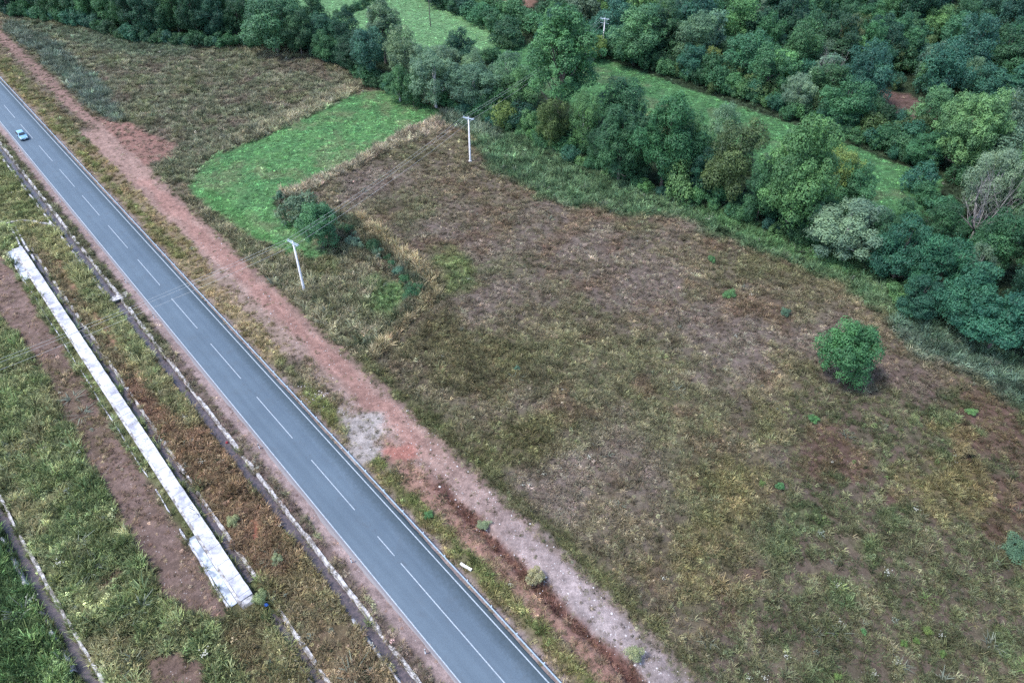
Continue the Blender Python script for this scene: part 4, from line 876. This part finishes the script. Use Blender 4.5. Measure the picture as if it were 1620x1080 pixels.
# single plants that stand out in the fields
SP = [(847, 918, 30, 1.9, 'shrub', 'straw', 'dry straw-yellow rounded bush at the edge of the dirt track'), (1004, 1040, 28, 1.5, 'shrub', 'paleweed', 'pale green rounded bush beside the gravel track near the bottom edge'),
      (1524, 718, 34, 1.3, 'shrub', 'rust', 'orange-brown dry bush in the weedy ground at the right'), (412, 948, 26, 1.1, 'shrub', 'paleweed', 'pale green weed at the lower end of the white flume'),
      (370, 828, 22, 1.0, 'shrub', 'paleweed', 'pale feathery weed in the rusty strip, upper one of two'), (440, 888, 20, 1.0, 'shrub', 'paleweed', 'pale feathery weed in the rusty strip, lower one of two'),
      (1154, 470, 18, 1.2, 'shrub', 'light', 'small green weed bush in the middle right of the brown field'), (1242, 498, 18, 1.0, 'shrub', 'grey', 'small grey-green bush in the brown field left of the lone tree'),
      (1126, 414, 14, 1.0, 'shrub', 'light', 'tiny green bush in the upper brown field'), (1465, 1000, 16, .8, 'shrub', 'yellow', 'bright lime plant near the bottom right, largest of three in a row'),
      (1429, 1019, 12, .6, 'shrub', 'yellow', 'bright lime plant near the bottom right, leftmost of three in a row'), (1448, 1016, 11, .6, 'shrub', 'yellow', 'small lime plant in the middle of three near the bottom right'),
      (1489, 1036, 13, .7, 'shrub', 'yellow', 'bright lime plant near the bottom right, lowest of its cluster'), (1324, 1071, 13, .6, 'shrub', 'yellow', 'bright lime plant at the bottom edge, right half'),
      (1205, 767, 11, .6, 'shrub', 'yellow', 'small lime plant in the olive weeds, left one of two'), (1233, 772, 13, .9, 'shrub', 'light', 'fresh green plant in the olive weeds, right one of two'),
      (1605, 870, 44, 1.3, 'shrub', 'grey', 'grey-green leafy bush at the right frame edge'), (818, 583, 12, .4, 'shrub', 'grey', 'small green weed clump in the left part of the brown field'),
      (1366, 1001, 10, .5, 'shrub', 'light', 'tiny green plant left of the lime cluster at the bottom right'), (678, 816, 16, .6, 'shrub', 'light', 'green weed beside the crash barrier opposite the solid line start'),
      (1286, 665, 18, .8, 'shrub', 'light', 'fresh green plant just below the lone tree'), (1536, 655, 16, .8, 'shrub', 'light', 'fresh green plant in the weeds right of the lone tree'),
      (765, 832, 24, .5, 'shrub', 'paleweed', 'grey-green low weed at the top of the red gully')]

# ------------------------------------------------------------------ low vegetation prototypes
def tuft_mesh(name, n, h, r, wd, lean=.35, flower=0, seg=2, toneb=.5):
    V = []; F = []; tn = []; fl = []
    for i in range(n):
        a = rng.uniform(0, 6.28); rr = r * math.sqrt(rng.random()); bx, by = rr * math.cos(a), rr * math.sin(a); hh = h * rng.uniform(.55, 1.15); b_ = a + rng.normal() * .8; le = lean * rng.uniform(.2, 1.3) * hh
        c = rng.uniform(0, 3.14); wx, wy = math.cos(c) * wd / 2, math.sin(c) * wd / 2; t = np.clip(toneb + rng.normal() * .2, 0, 1); k = len(V)
        m = (bx + math.cos(b_) * le * .35, by + math.sin(b_) * le * .35, hh * .6); e = (bx + math.cos(b_) * le, by + math.sin(b_) * le, hh)
        V += [(bx - wx, by - wy, -.05), (bx + wx, by + wy, -.05), (m[0] + wx * .8, m[1] + wy * .8, m[2]), (m[0] - wx * .8, m[1] - wy * .8, m[2]), (e[0] + wx * .25, e[1] + wy * .25, e[2]), (e[0] - wx * .25, e[1] - wy * .25, e[2])]
        F += [(k, k + 1, k + 2, k + 3), (k + 3, k + 2, k + 4, k + 5)]; tn += [t * .8, t * .8, t, t, min(1, t + .15), min(1, t + .15)]; fl += [0] * 6
        if rng.random() < flower:
            s_ = rng.uniform(.03, .06); k = len(V); V += [(e[0] - s_, e[1] - s_, e[2]), (e[0] + s_, e[1] - s_, e[2] + .02), (e[0] + s_, e[1] + s_, e[2]), (e[0] - s_, e[1] + s_, e[2] + .02)]; F += [(k, k + 1, k + 2, k + 3)]; tn += [1] * 4; fl += [1] * 4
    return np_mesh(name, V, F, False, {'tone': ('FLOAT', tn), 'flower': ('FLOAT', fl)})
def weed_mesh(name, n, h, r, L, flower=0):
    d = unit(n); d[:, 2] = np.abs(d[:, 2]); P_ = d * rng.uniform(.3, 1, (n, 1)) ** .6 * np.array([r, r, h]); V0 = leaf_mesh('tmp', P_, d, L, L * .5, .5 + rng.normal(size=n) * .2)
    co = np.empty(n * 12, np.float32); V0.vertices.foreach_get('co', co); tn = np.empty(n * 4, np.float32); V0.attributes['tone'].data.foreach_get('value', tn); bpy.data.meshes.remove(V0)
    fl = np.repeat((rng.random(n) < flower) & (P_[:, 2] > h * .55), 4).astype(float); return np_mesh(name, co.reshape(-1, 3), np.arange(n * 4).reshape(-1, 4), False, {'tone': ('FLOAT', tn), 'flower': ('FLOAT', fl)})
protos = []
for i in range(3): protos.append(tuft_mesh('tuft', 26, 1.0, .30, .050, .45))          # 0-2 grass
for i in range(2): protos.append(tuft_mesh('tuft', 20, 1.0, .26, .075, .7, toneb=.55))  # 3-4 rank grass
for i in range(3): protos.append(weed_mesh('weed', 46, .9, .34, .17))                # 5-7 leafy weeds
protos.append(weed_mesh('weed', 46, .9, .32, .13, .10))                               # 8 flowering weed
protos.append(tuft_mesh('tuft', 12, 1.2, .2, .03, .25, .8))                           # 9 white umbels
pobjs = []
for i, m_ in enumerate(protos):
    m_.materials.append(M_TUFT); o = bpy.data.objects.new('clump', m_); pobjs.append(o)
def gn_scatter(name, pts, tint, scl, rot, pick, idxs, label, cat):
    me_ = bpy.data.meshes.new(name); n = len(pts); me_.vertices.add(n); me_.vertices.foreach_set('co', pts.astype(np.float32).ravel())
    for an, ty, dt, key in (('tint', 'FLOAT_COLOR', np.hstack([tint, np.ones((n, 1))]), 'color'), ('scl', 'FLOAT_VECTOR', scl, 'vector'), ('rotz', 'FLOAT_VECTOR', np.stack([rng.normal(size=n) * .08, rng.normal(size=n) * .08, rot], 1), 'vector')):
        a = me_.attributes.new(an, ty, 'POINT'); a.data.foreach_set(key, dt.astype(np.float32).ravel())
    a = me_.attributes.new('pick', 'INT', 'POINT'); a.data.foreach_set('value', pick.astype(np.int32)); me_.update()
    o = new_obj(name, me_, None, None, 'stuff'); o['label'] = label; o['category'] = cat
    g = bpy.data.node_groups.new(name, 'GeometryNodeTree'); g.interface.new_socket('Geometry', in_out='INPUT', socket_type='NodeSocketGeometry'); g.interface.new_socket('Geometry', in_out='OUTPUT', socket_type='NodeSocketGeometry')
    gi, go = g.nodes.new('NodeGroupInput'), g.nodes.new('NodeGroupOutput'); ip = g.nodes.new('GeometryNodeInstanceOnPoints'); jn = g.nodes.new('GeometryNodeJoinGeometry')
    for k in idxs:
        oi = g.nodes.new('GeometryNodeObjectInfo'); oi.inputs[0].default_value = pobjs[k]; oi.inputs[1].default_value = True; g.links.new(oi.outputs['Geometry'], jn.inputs[0])
    def na(nm, ty): q = g.nodes.new('GeometryNodeInputNamedAttribute'); q.data_type = ty; q.inputs[0].default_value = nm; return q.outputs[0]
    g.links.new(gi.outputs[0], ip.inputs['Points']); g.links.new(jn.outputs[0], ip.inputs['Instance']); ip.inputs['Pick Instance'].default_value = True
    g.links.new(na('pick', 'INT'), ip.inputs['Instance Index']); g.links.new(na('rotz', 'FLOAT_VECTOR'), ip.inputs['Rotation']); g.links.new(na('scl', 'FLOAT_VECTOR'), ip.inputs['Scale']); g.links.new(ip.outputs[0], go.inputs[0])
    md = o.modifiers.new('scatter', 'NODES'); md.node_group = g; return o
# candidates over the open ground, values looked up on the ground sheet
NC = 1500000
cx_ = rng.uniform(-190, 190, NC); cy_ = rng.uniform(24, 275, NC)
dep = np.hypot(np.hypot(cx_, cy_), 70)
ok = (np.abs(cx_) < cy_ * .74 + 34) & (rng.random(NC) < np.clip((95 / dep) ** 1.5, 0, 1))
cx_, cy_ = cx_[ok], cy_[ok]
ix = np.clip(np.searchsorted(xs, cx_), 1, gx - 1); iy = np.clip(np.searchsorted(ys, cy_), 1, gy - 1)
ix = np.where(cx_ - xs[ix - 1] < xs[ix] - cx_, ix - 1, ix); iy = np.where(cy_ - ys[iy - 1] < ys[iy] - cy_, iy - 1, iy); gi_ = iy * gx + ix
val = Vv[gi_]; zg = hz[gi_]; s_, t_ = S_[gi_], T_[gi_]
p_ = val[:, 9] * (.35 + 1.3 * sstep(.35, .62, fbm(cx_, cy_, 1.3, 4, 3))) * .8
onroad = (t_ > -3.75) & (t_ < 3.95); inch = (np.abs(t_ + 6.85) < .62) | ((np.abs(t_ + 13.35) < .42) & (s_ > 70)) | ((t_ > -16.6) & (t_ < -13.9) & (s_ > 72) & (s_ < 164)) | (line_dist(D3, cx_, cy_) < .6)
gut = (t_ > -16.35) & (t_ < -15.75) & (s_ > 84) & (s_ < 152)
k = (rng.random(len(cx_)) < p_) & ~onroad & (~inch | (gut & (rng.random(len(cx_)) < .25)))
wf = poly_sd(WOODF, cx_, cy_); k &= (wf < 2) | (val[:, 10] < .2) | (rng.random(len(cx_)) < .35)
cx_, cy_, val, zg, dep2 = cx_[k], cy_[k], val[k], zg[k], np.hypot(np.hypot(cx_[k], cy_[k]), 70); n = len(cx_)
tt_ = (cx_ - C0[0]) * RN[0] + (cy_ - C0[1]) * RN[1]
mx = np.clip((fbm(cx_, cy_, 2.4, 3) - .5) * 3 + .5 + rng.normal(size=n) * .28, 0, 1)[:, None]
tint = (val[:, 3:6] * (1 - mx) + val[:, 6:9] * mx) * (np.where(tt_ < 3.5, 2.35, 2.0)[:, None] * np.exp(rng.normal(size=(n, 1)) * .42)) * (.58 + .84 * fbm(cx_, cy_, 1.7, 5, 3))[:, None] * (1 + rng.normal(size=(n, 3)) * .05)
hh = val[:, 10] * (.45 + .9 * fbm(cx_, cy_, 2.0, 6, 3)) * np.exp(rng.normal(size=n) * .28)
sz = np.clip(.55 + hh * .75, .5, 1.35) * (1 + .25 * np.clip((dep2 - 100) / 100, 0, 1)); scl = np.stack([sz, sz, np.maximum(hh, .06)], 1)
green = val[:, 4] - val[:, 3]; q = rng.random(n); leafy = fbm(cx_, cy_, 5, 1, 3)
gsc = np.where(green > .012, .55, .25) + (leafy - .5) * 1.2
pick = np.where(q < gsc, rng.integers(3, 6, n), rng.integers(0, 3, n))   # 0-2 grass, 3-5 leafy
pick = np.where((val[:, 10] > .55) & (rng.random(n) < .22), rng.integers(6, 8, n), pick)
ms = val[:, 10] < .16
fld = poly_sd(FIELD, cx_, cy_) > 0; rw = poly_sd(RIGHTW, cx_, cy_) > 0
um = (rng.random(n) < np.where(rw, .006, np.where(fld, .0012, .002))) & ~ms & (fbm(cx_, cy_, 9, 0) > .42)
pts = np.stack([cx_, cy_, zg], 1); rot = rng.uniform(0, 6.28, n)
dx, dy = cx_ - C0[0], cy_ - C0[1]; tt = dx * RN[0] + dy * RN[1]
GI = [0, 1, 2, 5, 6, 7, 3, 4][::-1]
def sub(m_, name, label, cat):
    gn_scatter(name, pts[m_], tint[m_], scl[m_], rot[m_], pick[m_], [0, 1, 2, 5, 6, 7, 3, 4], label, cat)
sub(~ms & ~um & (tt > 3.5), 'field_weeds', 'dry brown and olive weeds covering the open fields right of the road', 'weeds')
sub(~ms & ~um & (tt <= 3.5), 'roadside_weeds', 'green and rusty weeds covering the strips left of the road', 'weeds')
sub(ms & ~um, 'meadow_grass', 'short green grass of the mown meadows and sparse grass of bare ground', 'grass')
tu = tint[um]; su = scl[um].copy(); su[:, 2] = np.maximum(su[:, 2], .4)
gn_scatter('wildflowers', pts[um], tu, su, rot[um], (pick[um] % 2), [8, 9], 'white flower heads scattered through the weeds', 'flowers')
# bigger clumps that stand out from the low growth
NCL = 60000; bx_ = rng.uniform(-170, 170, NCL); by_ = rng.uniform(24, 240, NCL); ok = np.abs(bx_) < by_ * .74 + 34; bx_, by_ = bx_[ok], by_[ok]
ix = np.clip(np.searchsorted(xs, bx_), 1, gx - 1); iy = np.clip(np.searchsorted(ys, by_), 1, gy - 1); bv = Vv[iy * gx + ix]; bz = hz[iy * gx + ix]; bs, bt = S_[iy * gx + ix], T_[iy * gx + ix]
inR = poly_sd(RIGHTW, bx_, by_) > 0; inF = poly_sd(FIELD, bx_, by_) > 0; isL = bt < -7.6; tall = bv[:, 10] > .72
pr = np.where(inR, .20, np.where(inF, .045, np.where(isL, .5, .12))); pr = np.where(tall, np.maximum(pr, .55), pr) * bv[:, 9] * (bv[:, 10] > .2) * (.3 + 1.4 * sstep(.4, .6, fbm(bx_, by_, 4, 6, 3)))
bad = (np.abs(bt) < 5.5) | ((bt < -5.6) & (bt > -8.2)) | ((bt > -17.2) & (bt < -12.6) & (bs > 66) & (bs < 170)) | ((bt > 9) & (bt < 14.6)) | (line_dist(D3, bx_, by_) < 1.6)
kk = (rng.random(len(bx_)) < pr) & ~bad; bx_, by_, bv, bz, inR, isL, tall = (q_[kk] for q_ in (bx_, by_, bv, bz, inR, isL, tall)); nb_ = len(bx_)
bh = np.clip(bv[:, 10], .3, 1.2) * rng.uniform(.8, 1.7, nb_); bw_ = np.clip(np.exp(rng.normal(size=nb_) * .30), .6, 1.5) * np.where(isL | tall, 1.7, 1.25)
var = rng.random(nb_); bc = np.where(var[:, None] < .5, bv[:, 3:6], bv[:, 6:9]) * 1.9 * np.exp(rng.normal(size=(nb_, 1)) * .3)
bc = np.where((var > .90)[:, None] & inR[:, None], AV((120, 160, 80)) * 1.5, bc); bc = np.where(((var > .78) & (var <= .90))[:, None], AV((120, 134, 122)) * 1.6, bc); bc = np.where((var < .16)[:, None], AV((52, 76, 52)) * 1.2, bc)
pk = rng.integers(0, 3, nb_)
gr_ = (tall | isL) & (rng.random(nb_) < .5); pk = np.where(gr_, rng.integers(3, 5, nb_), pk); bw_ = np.where(gr_, np.minimum(bw_ * .62, 1.2), bw_)
for nm_, sel, lb_ in (('weed_clumps', ~isL, 'larger leafy weed clumps standing out of the field growth'), ('verge_clumps', isL, 'larger pale and green weed clumps on the ground left of the road')):
    gn_scatter(nm_, np.stack([bx_, by_, bz], 1)[sel], bc[sel], np.stack([bw_, bw_, bh], 1)[sel], rng.uniform(0, 6.28, sel.sum()), pk[sel], [5, 6, 7, 3, 4], lb_, 'weeds')
print('instances', n, nb_)
# the remaining far wood as one mass
M_LEAF2 = m_leaf('far_foliage'); ln = M_LEAF2.node_tree
ia = N(ln, 'ShaderNodeAttribute', attribute_name='tint', attribute_type='INSTANCER')
for l in list(ln.links):
    if l.from_node.type == 'OBJECT_INFO': ln.links.new(ia.outputs['Color'], l.to_socket)
wm = [PROTO['wood'][2][i][0].copy() for i in range(2)]
for m_ in wm: m_.materials[0] = M_LEAF2; pobjs.append(bpy.data.objects.new('far_crown', m_))
if REST:
    rp = np.array([[g[1][0], g[1][1], 0] for g in REST]); rc = np.array([TINT[g[4]] for g in REST]); rs_ = np.array([[g[3] / PROTO['wood'][1], g[3] / PROTO['wood'][1], g[2] / 12] for g in REST])
    gn_scatter('far_wood', rp, rc, rs_, rng.uniform(0, 6.28, len(rp)), np.arange(len(rp)) % 2, [10, 11], 'far part of the dense wood along the top edge', 'wood')
# understorey filling the wood between its trees
NU = 2600; ux = R4.random; up_ = []
while len(up_) < 1500:
    p = (R4.uniform(x0, min(x1, 225)), R4.uniform(y0, min(y1, 320))); 
    if abs(p[0]) > p[1] * .8 + 14: continue
    up_.append(p)
up_ = np.array(up_); kk = (poly_sd(WOOD, up_[:, 0], up_[:, 1]) > 1) & (poly_sd(CLEAR, up_[:, 0], up_[:, 1]) < -1); up_ = up_[kk]
nu = len(up_); uh = rng.uniform(2.2, 6.5, nu); uw = uh * rng.uniform(.9, 1.5, nu); ti = rng.choice(6, nu, p=[.25, .2, .2, .15, .1, .1]); tk_ = ['dark', 'mid', 'blue', 'teal', 'olive', 'ash']
ut = np.array([TINT[tk_[i]] for i in ti]) * rng.uniform(.9, 1.5, (nu, 1)) * 1.3
sm2 = [PROTO['shrub'][2][i][0].copy() for i in range(3)]
for m_ in sm2: m_.materials[0] = M_LEAF2; pobjs.append(bpy.data.objects.new('bush_crown', m_))
gn_scatter('wood_understorey', np.column_stack([up_, np.zeros(nu)]), ut, np.stack([uw / 5.2, uw / 5.2, uh / 3.2], 1), rng.uniform(0, 6.28, nu), rng.integers(0, 3, nu), [12, 13, 14], 'dense green understorey filling the wood between its trees', 'undergrowth')
# stones on the track and the rubble patch
ns = 1700; sx = []; 
for _ in range(ns):
    q = R4.random()
    if q < .45: s0_, t0_ = R4.gauss(142, 5), R4.gauss(6.8, 1.2)
    elif q < .8: s0_, t0_ = R4.uniform(90, 205), R4.uniform(9, 14)
    else: s0_, t0_ = R4.uniform(150, 205), R4.uniform(10, 14.3)
    sx.append(ST2(s0_, t0_))
sx = np.array(sx); b = MB(); b.tube([(0, 0, -.3), (0, 0, .0), (0, 0, .3)], [.25, .5, .28], 6); sm = b.mesh('stone'); sm.materials.append(M_STONE); pobjs.append(bpy.data.objects.new('stone', sm))
zz_ = np.zeros(ns) + .0; ssz = np.exp(rng.normal(size=ns) * .5) * .085
gn_scatter('gravel_stones', np.column_stack([sx, zz_]), np.ones((ns, 3)) * .4, np.stack([ssz, ssz * .8, ssz * .6], 1), rng.uniform(0, 6.28, ns), np.zeros(ns), [15], 'loose pale stones on the dirt track and the gravel patch', 'stones')
# single plants
for i, (u, v, wpx, h, kd, tn, lab) in enumerate(SP):
    p = W(u, v); dd = proj(p[0], p[1], 0)[2]; wid = wpx * dd / FPX
    plant('weed_plant', 'shrub', p, h, wid, tn, lab, 'plant')
